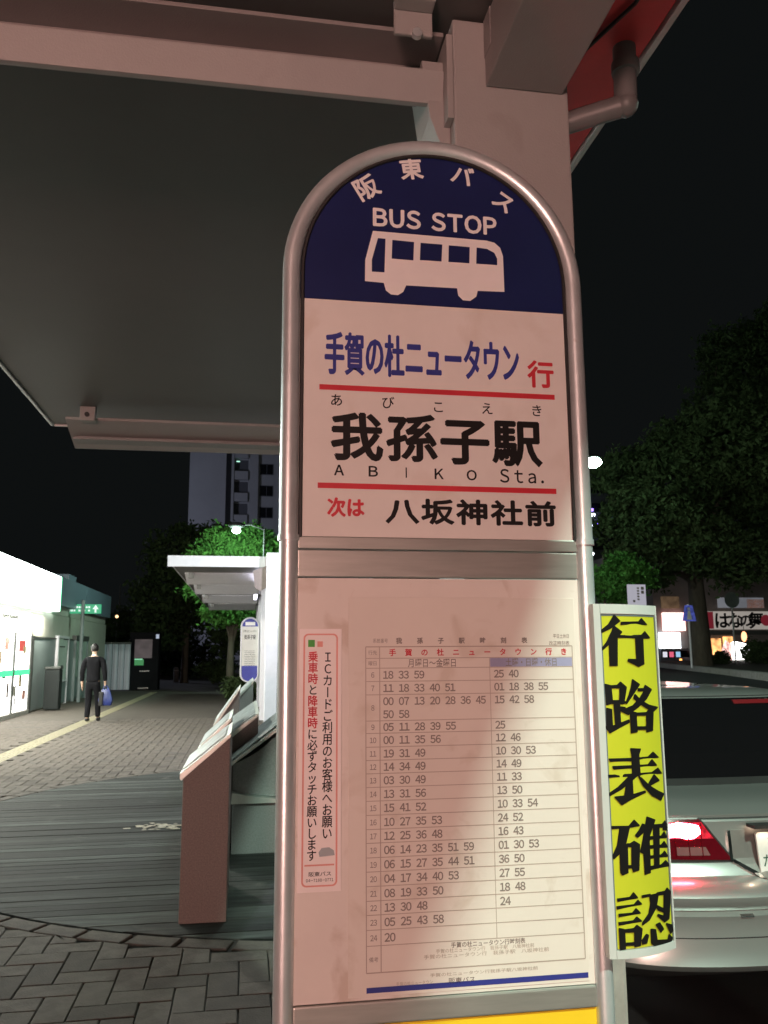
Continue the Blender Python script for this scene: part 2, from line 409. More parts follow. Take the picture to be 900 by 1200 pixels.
# ring course round the deck
nr = int(2 * math.pi * (DR + BW / 2) / .30)
for i in range(nr):
    a0 = 2 * math.pi * i / nr + .012 / DR; a1 = 2 * math.pi * (i + 1) / nr - .004
    c = [(r * math.cos(a) + DC[0], r * math.sin(a) + DC[1]) for r, a in ((DR + .006, a0), (DR + .006, (a0 + a1) / 2), (DR + .006, a1), (RING - .004, a1), (RING - .004, (a0 + a1) / 2), (RING - .004, a0))]
    if any(p[0] > KX - .14 for p in c): continue
    px, py, dd = project((*c[0], 0))
    v2, f2 = brick_mesh(0, 0, c)
    if dd < 7 and -60 < px < 960 and py < 1290:
        me = bpy.data.meshes.new('paver'); me.from_pydata([(p[0] - c[0][0], p[1] - c[0][1], p[2]) for p in v2], [], f2); me.materials.append(M['paver'])
        ob = link(bpy.data.objects.new('paver', me), pav); ob.location = (*c[0], .005)
    else: rest.add([(p[0], p[1], p[2] + .005) for p in v2], f2)
me = bpy.data.meshes.new('paver_field'); me.from_pydata(rest.v, [], rest.f); me.materials.append(M['paver'])
tag(link(bpy.data.objects.new('paver_field', me), pav), kind='stuff')
# yellow tactile line
tl = empty('tactile_path'); tag(tl, kind='structure')
tb = MB().box(-.148, .148, -.148, .148, -.03, .004)
for k in range(4): tb.box(-.115 + k * .065, -.085 + k * .065, -.13, .13, .004, .009)
tbm = tb.mesh('tactile_tile'); tbm.materials.append(M['tactile'])
for i in range(84):
    y = 10.3 + i * .30
    o = link(bpy.data.objects.new('tactile_tile', tbm), tl); o.location = (-3.62, y, .002)

# ================================================================== LAMPS
def street_lamp(loc, h, arm, power, label, group=None, size=.25, color=MERCURY, glow=60, mtl='alu', r=.06, gr=.2):
    t = empty('street_lamp', loc, label, 'street lamp', group)
    MB().tube([(0, 0, 0), (0, 0, h * .5), (0, 0, h)], [r, r * .8, r * .6], 12).build('pole', M[mtl], t, smooth=True)
    MB().tube([(0, 0, h - .05), (arm[0] * .5, arm[1] * .5, h + .12), (arm[0], arm[1], h + .1)], .03, 8).build('arm', M[mtl], t, smooth=True)
    MB().sphere((arm[0], arm[1], h + .08), .3, 16, 8, (1, .7, .4)).build('lamp_housing', M[mtl], t, smooth=True)
    g = MB().sphere((arm[0], arm[1], h - .12), gr, 16, 10, (1, 1, .62)).build('lamp_globe', emit('mercury_glow', color, glow), t, smooth=True)
    l = bpy.data.lights.new('lamp_light', 'POINT'); l.energy = power; l.color = color; l.shadow_soft_size = size
    lo = bpy.data.objects.new('lamp_light', l); link(lo, t); lo.location = (arm[0], arm[1], h - .12 - size - .16 - .12)
    return t
street_lamp((3.28, -4.2, -.15), 8.0, (-.72, .4), STREET_W, 'tall street lamp standing behind the photographer by the bus bay', size=.13, color=(.74, 1, .82))
lp = at(695, 542, 'Y', 30)
street_lamp((lp.x - .9, lp.y, .5), lp.z - .38, (.9, 0), FAR_W, 'mercury street lamp glowing to the right of the bus stop sign', glow=80, gr=.33, mtl='rubber')
lp = at(277, 622, 'Y', 30)
street_lamp((lp.x + 1.0, lp.y + .1, 0), lp.z + .12, (-1.0, -.1), PLAZA_W, 'street lamp glowing in front of the bright green tree', glow=60, gr=.15, color=(.66, 1, .80), mtl='rubber')
street_lamp((-27, 84, 0), 12, (1.5, 0), 9000, 'added tall street lamp out of view, lighting the apartment tower', color=(.75, .8, 1), glow=10, mtl='tower_dark')  # added, unseen lamp that brightens the tower front
street_lamp((1.3, 9.3, 0), 5.7, (-.35, 0), 330, 'added street lamp, unseen behind the upper half of the bus stop sign', color=(.8, .95, .85), size=.12, mtl='tower_dark')  # invented lamp for the ground light and the nearest pedestal's cast shadow
street_lamp((-5.3, 15.4, 0), 5.4, (.35, 0), 1700, 'added street lamp just outside the picture beside the shop, lighting the plaza', color=(1, .96, .84), size=.12)  # invented lamp off to the left, brightening paving and map board
street_lamp((2.0, 13.4, 0), 4.1, (-.4, 0), 330, 'added short street lamp hidden behind the bus stop sign, lighting the far shelter', color=(.86, .86, 1), size=.1, mtl='tower_dark')  # lamp added out of sight to whiten the far shelter's fascia

# made-up glowing box, unseen behind the photographer, added for the rosy light
t = empty('added_light_box', (-2.6, -6.6, 0), 'added pink glowing box on two posts, unseen behind the photographer', 'light box')
MB().box(-.9, .9, 0, .2, .75, 1.95).build('housing', M['shelter'], t, bevel=.01)
MB().box(-.84, .84, .2, .206, .81, 1.89).build('lit_face', emit('added_pink_glow', (1, .55, .47), PINK), t)
for x in (-.7, .7): MB().box(x - .04, x + .04, .06, .14, 0, .75).build('post', M['shelter'], t)

# ================================================================== BUS STOP SIGN
SY = 1.40
def S(px, py): p = at(px, py, 'Y', SY); return p.x, p.z
sign = empty('bus_stop_sign', (.33, SY, 0), 'tall bus stop sign with round blue top and pasted timetable, in the foreground', 'bus stop sign')
off_ = Vector((-.33, -SY, 0))
class SP:                                        # parts of the sign are modelled in world terms and rehung on it
    pass
def hang(o, root=sign): 
    o.location = Vector(o.location) - root.location if o.parent == root else o.location
    return o
XL, XR = .070, .591                              # tube centres
ztop = 2.484; rad = (XR - XL) / 2; xc = (XL + XR) / 2; zc = ztop - rad
arc = [(xc - rad * math.cos(a), SY, zc + rad * math.sin(a)) for a in [math.pi * i / 40 for i in range(41)]]
zj = 1.742
up = [(XL, SY, zj), (XL, SY, zj + .2)] + arc + [(XR, SY, zj + .2), (XR, SY, zj)]
up = [(xc + (p[0] - xc) * (1.012), p[1], p[2]) for p in up]
hang(MB().tube(up, .0160, 20).build('upper_frame', M['steel'], sign, smooth=True))
for x in (XL - .002, XR + .002):
    hang(MB().tube([(x, SY, -.01), (x, SY, zj - .001)], .0160, 18).build('post', M['steel'], sign, smooth=True))
    hang(MB().tube([(x, SY, zj - .006), (x, SY, zj + .004)], .019, 20).build('post_collar', M['steel'], sign, smooth=True))
hang(MB().box(XL - .06, XR + .06, SY - .2, SY + .2, 0.002, .05).build('base_plate', M['alu'], sign, bevel=.006))
# upper board (white with navy top)
def arch(z0, inset=0, n=40):
    r = rad - .012 - inset; w = r
    return [(xc + w, z0), *[(xc + r * math.cos(a), zc + r * math.sin(a)) for a in [math.pi * i / n for i in range(n + 1)]], (xc - w, z0)]
zdiv = S(510, 631)[1]
zblue = 2.171
lower = [(xc - rad + .012, zdiv), (xc + rad - .012, zdiv), (xc + rad - .012, zblue), (xc - rad + .012, zblue)]
board = MB().prism(lower, SY - .004, SY + .012, 'Y').build('upper_board', M['plate'], sign); hang(board)
navy = MB().prism(arch(zblue + .0005), SY - .004, SY + .012, 'Y').build('header_board', M['navy'], sign); hang(navy)
LIPS = MB().tube([(xc - rad + .016, SY - .006, zj)] + [(xc - (rad - .016) * math.cos(a), SY - .006, zc + (rad - .016) * math.sin(a)) for a in [math.pi * i / 40 for i in range(41)]] + [(xc + rad - .016, SY - .006, zj)], .0035, 6)
hang(LIPS.build('edge_seal', M['rubber'], sign, smooth=True))
def on_sign(ink, name, mt, y, parent=sign):
    o = ink.build(name, mt, parent, y)
    if parent == sign: o.location = off_
    return o
FY = SY - .0045
# ---- white print on navy
k = Ink(); k_a = Ink(); k_b = Ink()
def Cc(u, v): return S(320 + u / 2.368, 160 + v / 2.368)
chars_ = []
for ch, u, v, rot, sz in (('阪', 257, 145, 31, 74), ('東', 382, 93, 9, 70), ('バ', 523, 112, -13, 68), ('ス', 638, 184, -33, 68)):
    x, z = Cc(u, v); s_ = sz / 2.368 / 973 * 1.47; k_a = Ink(); k_a.char(ch, x, z, s_, s_, .012, R(rot), bold=.0008); chars_.append((k_a, 'company_character', 'white'))
x0, z1 = S(437, 246); x1, z0 = S(581, 277); _, zt = S(581, 255.5); _, zb = S(437, 266)
k_b.latin('BUS STOP', x0, x1, (z0 + zb) / 2 + .001, (z1 + zt) / 2 - .001, .012, bold=.0009)
def loop(pts): return [Cc(*p) for p in pts]
def circ(u, v, r, n=24): return [(u + r * math.cos(2 * math.pi * i / n), v + r * math.sin(2 * math.pi * i / n)) for i in range(n)]
body = [(276, 265), (590, 292), (612, 298), (628, 312), (636, 335), (640, 434), (566, 431), (562, 447), (545, 459), (525, 457), (512, 444), (509, 424), (368, 416), (360, 434), (345, 443), (326, 441), (312, 430), (306, 409), (254, 404), (255, 345)]
holes = [[(290, 285), (311, 287), (308, 380), (273, 378), (273, 345)], [(330, 290), (390, 296), (388, 347), (328, 342)], [(408, 298), (468, 303), (466, 350), (406, 346)], [(486, 305), (544, 310), (543, 355), (485, 351)], [(563, 311), (592, 315), (612, 326), (620, 342), (620, 360), (562, 356)]]
vs, fs = shape_with_holes([loop(body)] + [loop(h) for h in holes])
k.mb.add([(v[0], 0, v[1]) for v in vs], fs)
on_sign(k, 'bus_symbol', M['white'], FY); on_sign(k_b, 'white_lettering', M['white'], FY)
# ---- main board print
b = Ink(); r_ = Ink(); n_ = Ink(); b1 = Ink(); b2 = Ink(); b3 = Ink(); b4 = Ink(); r1 = Ink(); r2 = Ink()
xa, za = S(380, 392); xb, zb = S(609, 448.5); _, za2 = S(609, 402)
n_.text('手賀の杜ニュータウン', xa, xb, zb - .004, (za + za2) / 2 + .004, .01, bold=.0012, gw=1.0)
xa, za = S(616.5, 423); xb, zb = S(649, 456); r1.char('行', (xa + xb) / 2, (za + zb) / 2, xb - xa, za - zb + .002, .01, bold=.001)
for (ax, ay, bx, by, th) in ((374, 453, 649, 467.5, 6.5), (372, 567.5, 651, 578, 6.5)):
    xa, za = S(ax, ay); xb, zb = S(bx, by); zm = (za + zb) / 2; h = th / 973 * 1.44 / 2
    rl = Ink(); rl.rect(xa, xb, zm - h, zm + h); on_sign(rl, 'red_rule', M['red'], FY)
for ch, px, py in (('あ', 394, 469.5), ('び', 454, 472.5), ('こ', 513, 477.5), ('え', 570, 479.5), ('き', 628, 482)):
    x, z = S(px, py); b1 = Ink(); b1.char(ch, x, z, .024, .024, .01); chars_.append((b1, 'reading_character', 'black'))
for ch, px, py in (('我', 418, 512), ('孫', 482, 514), ('子', 544, 517.5), ('駅', 605, 519.5)):
    x, z = S(px, py); b2.char(ch, x, z, .094, .089, .01, bold=.0019)
for ch, px, py, w in (('A', 397, 551.5, .017), ('B', 437, 553, .016), ('K', 514, 556, .016), ('O', 552, 557.5, .018)):
    x, z = S(px, py); b3 = Ink(); chars_.append((b3, 'roman_letter', 'black')); b3.char(chr(ord(ch) + 0xFEE0), x, z, w, .0185, .01, fit=True, bold=.0003)
x, z = S(475.5, 554.5); b3 = Ink(); b3.rect(x - .0011, x + .0011, z - .0092, z + .0092); chars_.append((b3, 'roman_letter', 'black'))
x0, z0 = S(585, 566); x1, z1 = S(636, 552.5); b3 = Ink(); chars_.append((b3, 'roman_lettering', 'black')); b3.latin('Sta.', x0, x1, z0 + .0005, z1 + .001, .012, gap=.32)
xa, za = S(383, 583); xb, zb = S(427, 607); r2.text('次は', xa, xb, zb, za, .012, bold=.0009)
xa, za = S(450, 584); xb, zb = S(653, 618); b4.text('八坂神社前', xa, xb, zb, za + .001, .01, bold=.0013, gw=.95)
for ink, nm, mt in (*chars_, (b2, 'station_name', 'black'), (b4, 'next_stop_name', 'black'), (r1, 'red_lettering', 'red'), (r2, 'red_lettering', 'red'), (n_, 'destination_name', 'navyink')): on_sign(ink, nm, M[mt], FY)
# ---- divider
z0, z1 = S(350, 676)[1], S(350, 628)[1]
hang(MB().box(XL + .013, XR - .013, SY - .008, SY + .012, z1 - .022, z1 - .001).build('divider_rail', M['alu'], sign, bevel=.002))
hang(MB().box(XL + .013, XR - .013, SY - .005, SY + .012, z0, z1 - .0235).build('divider_panel', M['alu'], sign, bevel=.002))
# ---- lower board
zl = S(350, 1184)[1]; zpap = S(340, 1178)[1]
lb = MB().box(XL + .013, XR - .013, SY - .003, SY + .012, zpap, z0 - .002).build('timetable_board', M['board'], sign); hang(lb)
zr = S(520, 1189)[1]
hang(MB().box(XL + .013, XR - .013, SY - .008, SY + .012, zpap - .034, zpap - .001).build('bottom_rail', M['alu'], sign, bevel=.003))
hang(MB().box(XL + .013, XR - .013, SY - .003, SY + .012, .45, zpap - .036).build('yellow_board', M['yellowplate'], sign))
hang(MB().box(XL + .013, XR - .013, SY - .006, SY + .012, .40, .448).build('foot_rail', M['alu'], sign, bevel=.003))
# laminated sheet
xs0, zt_ = S(408, 700); xs1 = .568; zb_ = S(420, 1168)[1]
sheet = MB().box(xs0, xs1, SY - .0042, SY - .003, zb_, zt_).build('timetable_sheet', M['paper'], sign, bevel=.0004, seg=1); hang(sheet)
PY = SY - .0045
g = Ink(); gl = Ink(); rr_ = Ink(); pb = Ink(); nb = Ink(); lt = Ink()
X0 = .198; X1 = .5615; XH = .2215; XM = .412
def zz(py): return S(445, py)[1]
rows = {'hdr': 758, 'a': 771.5, 'b': 783, 6: 798.5, 7: 814, 8: 844.5, 9: 859, 10: 875, 11: 890.5, 12: 906, 13: 922, 14: 938, 15: 954.5, 16: 971, 17: 987, 18: 1004, 19: 1020.5, 20: 1037.5, 21: 1054.5, 22: 1071, 23: 1088.5, 24: 1107, 'n': 1138.5}
zl_ = [zz(v) for v in rows.values()]
lw = .0006
for i, z in enumerate(zl_):
    w_ = lw * (1.5 if i in (0, len(zl_) - 1) else 1); gl.rect(X0, X1, z - w_, z + w_)
for x, zb2 in ((X0, zl_[-1]), (XH, zl_[-1]), (X1, zl_[-1])): gl.rect(x - .0008, x + .0008, zb2, zl_[0], -.00003)
gl.rect(XM - .0005, XM + .0005, zl_[-2], zl_[1], -.00003)
pb.rect(XM + .001, X1 - .001, zz(783) + .0008, zz(771.5) - .0008, .0)
data = {6: ('18 33 59', '25 40'), 7: ('11 18 33 40 51', '01 18 38 55'), 8: ('00 07 13 20 28 36 45|50 58', '15 42 58'), 9: ('05 11 28 39 55', '25'), 10: ('00 11 35 56', '12 46'), 11: ('19 31 49', '10 30 53'), 12: ('14 34 49', '14 49'), 13: ('03 30 49', '11 33'), 14: ('13 31 56', '13 50'), 15: ('15 41 52', '10 33 54'), 16: ('10 27 35 53', '24 52'), 17: ('12 25 36 48', '16 43'), 18: ('06 14 23 35 51 59', '01 30 53'), 19: ('06 15 27 35 44 51', '36 50'), 20: ('04 17 34 40 53', '27 55'), 21: ('08 19 33 50', '18 48'), 22: ('13 30 48', '24'), 23: ('05 25 43 58', ''), 24: ('20', '')}
def num(ink, s_, x, z, w, h, bold=.0):
    for i, ch in enumerate(s_): ink.char(chr(ord(ch) + 0xFEE0), x + (i - (len(s_) - 1) / 2) * w, z, w * 1.75, h, .01, bold=bold)
prev = zz(783)
for hr in range(6, 25):
    zb2 = zz(rows[hr]); wk, hd = data[hr]; lines = wk.split('|'); rowh = (prev - zb2) / len(lines)
    zc0 = prev - rowh / 2
    num(g, str(hr), (X0 + XH) / 2, (prev + zb2) / 2, .0055, .0115)
    for li, ln in enumerate(lines):
        for i, t_ in enumerate(ln.split()): num(g, t_, XH + .0145 + i * .0265, zc0 - li * rowh, .0088, .0165, .0002)
    for i, t_ in enumerate(hd.split()): num(g, t_, XM + .016 + i * .0262, zc0, .0088, .0165, .0002)
    prev = zb2
zt1 = zz(751); 
for i, ch in enumerate('我孫子駅時刻表'): g.char(ch, S(467 + i * 24.4, 750)[0], zt1, .0105, .0105, .01, bold=.0003)
g.text('系統番号', X0 + .012, X0 + .038, zt1 - .004, zt1 + .004)
g.text('平日土休日', X1 - .034, X1 - .004, zt1 + .003, zt1 + .011); g.text('改正時刻表', X1 - .042, X1 - .004, zt1 - .009, zt1 - .001)
zr1 = (zz(758) + zz(771.5)) / 2
for i, ch in enumerate('手賀の杜ニュータウン行き'): rr_.char(ch, XH + .022 + i * .0275, zr1, .0125, .0125, .01, bold=.0002)
zr2 = (zz(771.5) + zz(783)) / 2
g.text('月曜日～金曜日', XH + .048, XH + .133, zr2 - .0075, zr2 + .0075, .01); g.text('土曜・日曜・休日', XM + .028, XM + .122, zr2 - .0075, zr2 + .0075, .01)
g.text('行先', X0 + .004, XH - .004, zr1 - .004, zr1 + .004); g.text('曜日', X0 + .004, XH - .004, zr2 - .004, zr2 + .004)
g.text('備考', X0 + .004, XH - .004, zz(1123) - .004, zz(1123) + .004)
g.text('手賀の杜ニュータウン行時刻表', .335, .46, zz(1111) - .0055, zz(1111) + .0035, .01)
for py, xa, xb in ((1118, .31, .475), (1124, .29, .50)): lt.text('手賀の杜ニュータウン行　我孫子駅　八坂神社前', xa, xb, zz(py) - .0035, zz(py) + .0035)
lt.text('手賀の杜ニュータウン行我孫子駅八坂神社前', .30, .48, zz(1143) - .0065, zz(1143) - .0005); 
lt.text('手賀の杜ニュータウン', .245, .305, zz(1153) - .0035, zz(1153) + .0025); g.text('阪東バス', .330, .375, zz(1153) - .0055, zz(1153) + .0035, .01)
nb.rect(X0, X1 + .004, zz(1162), zz(1155.5))
for ink, nm, mt in ((g, 'timetable_figures', M['grey_ink']), (gl, 'table_lines', M['line_ink']), (rr_, 'red_heading', M['red']), (pb, 'holiday_heading_band', M['paleink']), (nb, 'blue_footer_bar', M['navyink']), (lt, 'small_print', M['line_ink'])):
    o_ = on_sign(ink, nm, mt, PY - (.0002 if nm != 'holiday_heading_band' else 0), sheet)
    if nm in ('timetable_figures', 'table_lines', 'small_print', 'red_heading'): tag(o_, kind='stuff') 
# sticker
q = [(351, 737), (400, 738), (399.5, 1043), (346.5, 1046)]
q = [S(*p) for p in q]; x0 = (q[0][0] + q[3][0]) / 2 + .001; x1 = (q[1][0] + q[2][0]) / 2; z1 = q[0][1]; z0 = q[3][1]
stk = MB().box(x0, x1, SY - .0045, SY - .003, z0, z1).build('notice_sticker', M['sticker'], sign, bevel=.0005, seg=1); hang(stk)
tag(stk, 'long white sticker with pink border and red and black vertical writing')
w = x1 - x0; sx = lambda t: x0 + w * t
def ring(xa, xb, za, zb, r, n=8): 
    o = []
    for cx_, cz_, a0 in ((xb - r, zb - r, 0), (xa + r, zb - r, 90), (xa + r, za + r, 180), (xb - r, za + r, 270)):
        o += [(cx_ + r * math.cos(R(a0 + 90 * i / n)), cz_ + r * math.sin(R(a0 + 90 * i / n))) for i in range(n + 1)]
    return o
pi_ = Ink(); a1 = ring(sx(.09), sx(.91), z0 + .008, z1 - .008, .008); a2 = ring(sx(.13), sx(.87), z0 + .0105, z1 - .0105, .006)
vs, fs = shape_with_holes([a1, a2]); pi_.mb.add([(v[0], 0, v[1]) for v in vs], fs)
H = z1 - z0; fz = lambda v: z1 - H * v
pi_.rect(sx(.16), sx(.84), fz(.905), fz(.899)); pi_.rect(sx(.42), sx(.55), fz(.072), fz(.05)); 
gk = Ink(); gk.rect(sx(.2), sx(.36), fz(.072), fz(.044))
rk = Ink(); bk = Ink()
def vcol(t, px, y0, y1, w_, red=()):
    n = len(t); 
    for i, ch in enumerate(t):
        _, z = S(372, y0 + (y1 - y0) * (i + .5) / n); h = (y1 - y0) / n / 973 * 1.42
        ink = rk if i in red else bk
        rot = R(-90) if ch == 'ー' else 0
        ink.char(ch, px, z, w_ if not rot else h, h * .98 if not rot else w_, 0, rot, bold=.0004 if i in red else .00025)
vcol('ＩＣカードご利用のお客様へお願い', sx(.67), 763, 983, .0175)
vcol('乗車時と降車時に必ずタッチお願いします', sx(.32), 763, 1008, .0170, red=(0, 1, 2, 4, 5, 6))
bk.text('阪東バス', sx(.25), sx(.78), fz(.943), fz(.925), .012); bk.latin('04-7188-0771', sx(.2), sx(.82), fz(.962), fz(.951), .01)
on_sign(rk, 'red_lettering', M['red'], PY - .0004, stk); on_sign(bk, 'black_lettering', M['black'], PY - .0004, stk); on_sign(pi_, 'pink_border', M['pinkink'], PY - .0002, stk); on_sign(gk, 'green_emblem', M['greenink'], PY - .0002, stk)
gb = Ink(); gb.poly([(sx(.5), fz(.872)), (sx(.85), fz(.868)), (sx(.83), fz(.85)), (sx(.72), fz(.838)), (sx(.55), fz(.84)), (sx(.48), fz(.855))])
on_sign(gb, 'grey_picture', mat('grey_print', (.35, .40, .42), .4), PY - .0002, stk)
# children of part objects were modelled in world space: cancel the parent's offset
for o in col.objects:
    if o.parent == sign and o.type == 'MESH' and o.location.length < 1e-6: o.location = off_
for ch in list(col.objects):
    if ch.parent in (sheet, stk): ch.location = (0, 0, 0)

# ================================================================== YELLOW NOTICE BOARD
def yb_y(x): t = max(0, min(1, (x - .591) / .147)); return 1.370 + .062 * t ** 1.8
YP = 1.42
def Yw(px, py):
    x = .66
    for _ in range(6): p = at(px, py, 'Y', yb_y(x)); x = p.x
    return p.x, p.z
yb = empty('route_notice_board', (.61, 1.40, 0), 'narrow curved fluorescent yellow board with five large black characters', 'notice board')
yo = Vector((-.61, -1.40, 0))
def curved(name, x0, x1, z0f, z1f, th, mt, fy=0, n=10, parent=yb):
    mb = MB(); vs = []
    for i in range(n + 1):
        x = x0 + (x1 - x0) * i / n; y = yb_y(x) + fy
        vs += [(x, y, z0f(x)), (x, y, z1f(x)), (x, y + th, z1f(x)), (x, y + th, z0f(x))]
    fs = [(0, 1, 2, 3), (4 * n + 3, 4 * n + 2, 4 * n + 1, 4 * n)]
    for i in range(n):
        for j in range(4): a, b_ = i * 4 + j, i * 4 + (j + 1) % 4; fs.append((a, a + 4, b_ + 4, b_))
    mb.add(vs, fs); o = mb.build(name, mt, parent, smooth=False); o.location = yo; return o
xl, xr = .591, .739
zlo = lambda x: 1.058 - .012 * (x - xl) / (xr - xl)
zhi = lambda x: 1.630
curved('backing_case', xl, xr, zlo, zhi, .012, M['frame_pale'])
curved('yellow_face', .6045, .7345, lambda x: zlo(x) + .014, lambda x: 1.612, .002, M['yellow'], -.0018)
curved('frame_lip', xl, .6035, zlo, zhi, .004, M['frame_pale'], -.0045, 3)
curved('frame_lip', .6042, .735, zlo, lambda x: zlo(x) + .0125, .004, M['frame_pale'], -.0045)
curved('frame_lip', .6042, .735, lambda x: 1.6135, zhi, .004, M['frame_pale'], -.0045)
curved('frame_lip', .7352, xr, zlo, zhi, .004, M['frame_pale'], -.0045, 3)
curved('gasket', .6042, .6066, lambda x: zlo(x) + .0135, lambda x: 1.6125, .001, M['gasket'], -.0026, 2)
curved('gasket', .7328, .7348, lambda x: zlo(x) + .0135, lambda x: 1.6125, .001, M['gasket'], -.0026, 2)
curved('gasket', .6068, .7326, lambda x: 1.6095, lambda x: 1.6125, .001, M['gasket'], -.0026)
C1 = lambda u, v: (690 + u / 7.5, 700 + v / 7.5); C2 = lambda u, v: (700 + u / 8.57, 850 + v / 8.57); C3 = lambda u, v: (700 + u / 6.67, 950 + v / 6.67)
strokes = [
 (C1, [[(215,155),(268,208),(180,275),(100,312),(103,290),(165,240)], [(212,250),(285,305),(245,350),(245,600),(178,602),(172,410),(103,470),(103,455),(150,395),(195,300)],
  [(275,218),(430,215),(455,185),(505,242),(275,240)], [(245,335),(455,332),(485,300),(530,358),(470,362),(480,585),(430,608),(395,590),(335,560),(342,542),(412,545),(402,358),(250,355)],
  [(135,762),(190,775),(205,930),(148,945)], [(188,775),(245,770),(270,742),(325,790),(305,910),(325,925),(285,938),(262,930),(266,797),(190,797)], [(200,905),(268,905),(268,930),(200,935)],
  [(212,930),(265,930),(275,1110),(228,1130)], [(265,960),(312,965),(330,1003),(265,995)], [(148,972),(196,985),(203,1130),(150,1145)], [(130,1130),(170,1142),(345,1075),(352,1095),(180,1190)],
  [(375,720),(440,765),(370,870),(325,935),(318,925),(345,860),(365,790)], [(425,800),(475,800),(487,770),(545,810),(500,890),(430,960),(340,1030),(262,992),(300,985),(380,950),(440,885),(478,822),(425,822)],
  [(398,850),(450,905),(520,945),(600,965),(560,1002),(520,985),(450,940),(385,885)], [(355,1000),(410,1012),(420,1180),(365,1190)], [(410,1015),(500,1010),(512,992),(560,1000),(555,1168),(500,1182),(498,1035),(410,1036)], [(415,1135),(500,1135),(500,1160),(415,1160)]]),
 (C2, [[(325,230),(428,235),(410,290),(425,500),(345,500),(335,290)], [(108,335),(330,328),(500,315),(550,265),(608,320),(330,355),(125,360)], [(145,410),(330,402),(500,392),(540,340),(590,400),(340,425),(160,438)],
  [(92,498),(350,485),(540,470),(600,425),(640,480),(350,508),(110,520)], [(345,480),(405,492),(330,560),(230,640),(115,705),(105,685),(200,620),(290,530)], [(285,570),(345,550),(352,690),(470,655),(478,670),(330,740),(240,795),(165,715),(265,705)],
  [(400,500),(440,530),(510,600),(590,650),(660,685),(630,750),(540,700),(450,600)], [(500,590),(560,490),(615,550),(515,605)]]),
 (C3, [[(105,120),(240,118),(280,70),(325,115),(240,130),(110,140)], [(170,130),(245,130),(215,260),(230,270),(235,480),(190,500),(175,480),(170,330),(120,375),(115,350),(150,270)], [(225,255),(250,255),(280,235),(325,262),(320,460),(275,475),(262,430),(262,280),(225,275)],
  [(230,425),(270,425),(270,445),(230,445)], [(380,45),(445,70),(400,200),(410,480),(365,495),(355,330),(330,320),(345,250)], [(290,190),(320,150),(345,100),(370,110),(350,170),(310,205)], [(415,108),(500,102),(520,75),(548,112),(545,148),(505,145),(510,125),(415,130)],
  [(430,130),(478,130),(478,440),(440,440)], [(398,200),(490,195),(515,160),(538,205),(398,222)], [(398,270),(490,265),(515,235),(542,280),(398,292)], [(400,350),(490,343),(518,312),(546,352),(400,370)], [(402,432),(490,420),(527,385),(562,425),(402,458)],
  [(150,685),(250,672),(275,635),(310,678),(155,705)], [(145,745),(280,730),(310,695),(342,727),(150,765)], [(160,805),(268,795),(295,760),(332,797),(165,825)], [(160,870),(275,855),(300,825),(342,860),(165,890)],
  [(163,915),(208,925),(215,1075),(173,1085)], [(208,925),(280,915),(300,890),(345,920),(330,1050),(285,1060),(283,945),(208,945)], [(215,1030),(285,1025),(285,1045),(215,1050)],
  [(340,660),(520,625),(537,600),(567,630),(555,840),(520,865),(462,815),(468,805),(512,820),(513,650),(345,675)], [(400,665),(470,652),(455,750),(400,850),(345,890),(345,872),(395,800),(410,720)], [(443,730),(512,762),(520,792),(468,772)],
  [(340,1010),(375,960),(395,970),(380,1030),(345,1040)], [(410,920),(450,925),(462,1008),(545,1003),(552,960),(580,990),(568,1035),(520,1050),(440,1050),(415,1030)], [(450,885),(480,870),(512,920),(490,945)], [(530,875),(580,890),(588,930),(565,955)]])]
ci = 0; groups = [[], [], [], [], []]
for (Cf, sts) in strokes:
    for st in sts:
        pts = [Cf(*p) for p in st]; ym = sum(p[1] for p in pts) / len(pts)
        gi = 0 if ym < 790 else 1 if ym < 865 else 2 if ym < 947 else 3 if ym < 1030 else 4
        groups[gi].append(pts)
cham = {0: '行', 1: '路', 2: '表', 3: '確', 4: '認'}
for gi, gp in enumerate(groups):
    bm = bmesh.new()
    for si, pts in enumerate(gp):
        base_ = [Yw(*p) for p in pts]
        for q_, (dx, dz) in enumerate(((-.0008, .0007), (.0008, .0007), (-.0008, -.0007), (.0008, -.0007))):
            f = bm.faces.new([bm.verts.new((min(x + dx, .7376), -(si * 4 + q_) * .000008, z + dz)) for x, z in base_])
    bm.normal_update(); bmesh.ops.triangulate(bm, faces=bm.faces)
    es = [e for e in bm.edges if e.calc_length() > .02]
    me = bpy.data.meshes.new('black_character'); bm.to_mesh(me); bm.free()
    # follow the curve: snap to face after a split is not needed at this size, only a hair of clearance
    for v in me.vertices: v.co.y += yb_y(v.co.x) - .0032
    me.materials.append(M['black']); o = link(bpy.data.objects.new('black_character', me), yb); o.location = yo
for z in (1.12, 1.55):
    o = MB().box(.585, .640, 1.399, 1.409, z - .012, z + .012).build('bracket', M['alu'], yb, bevel=.002); o.location = yo

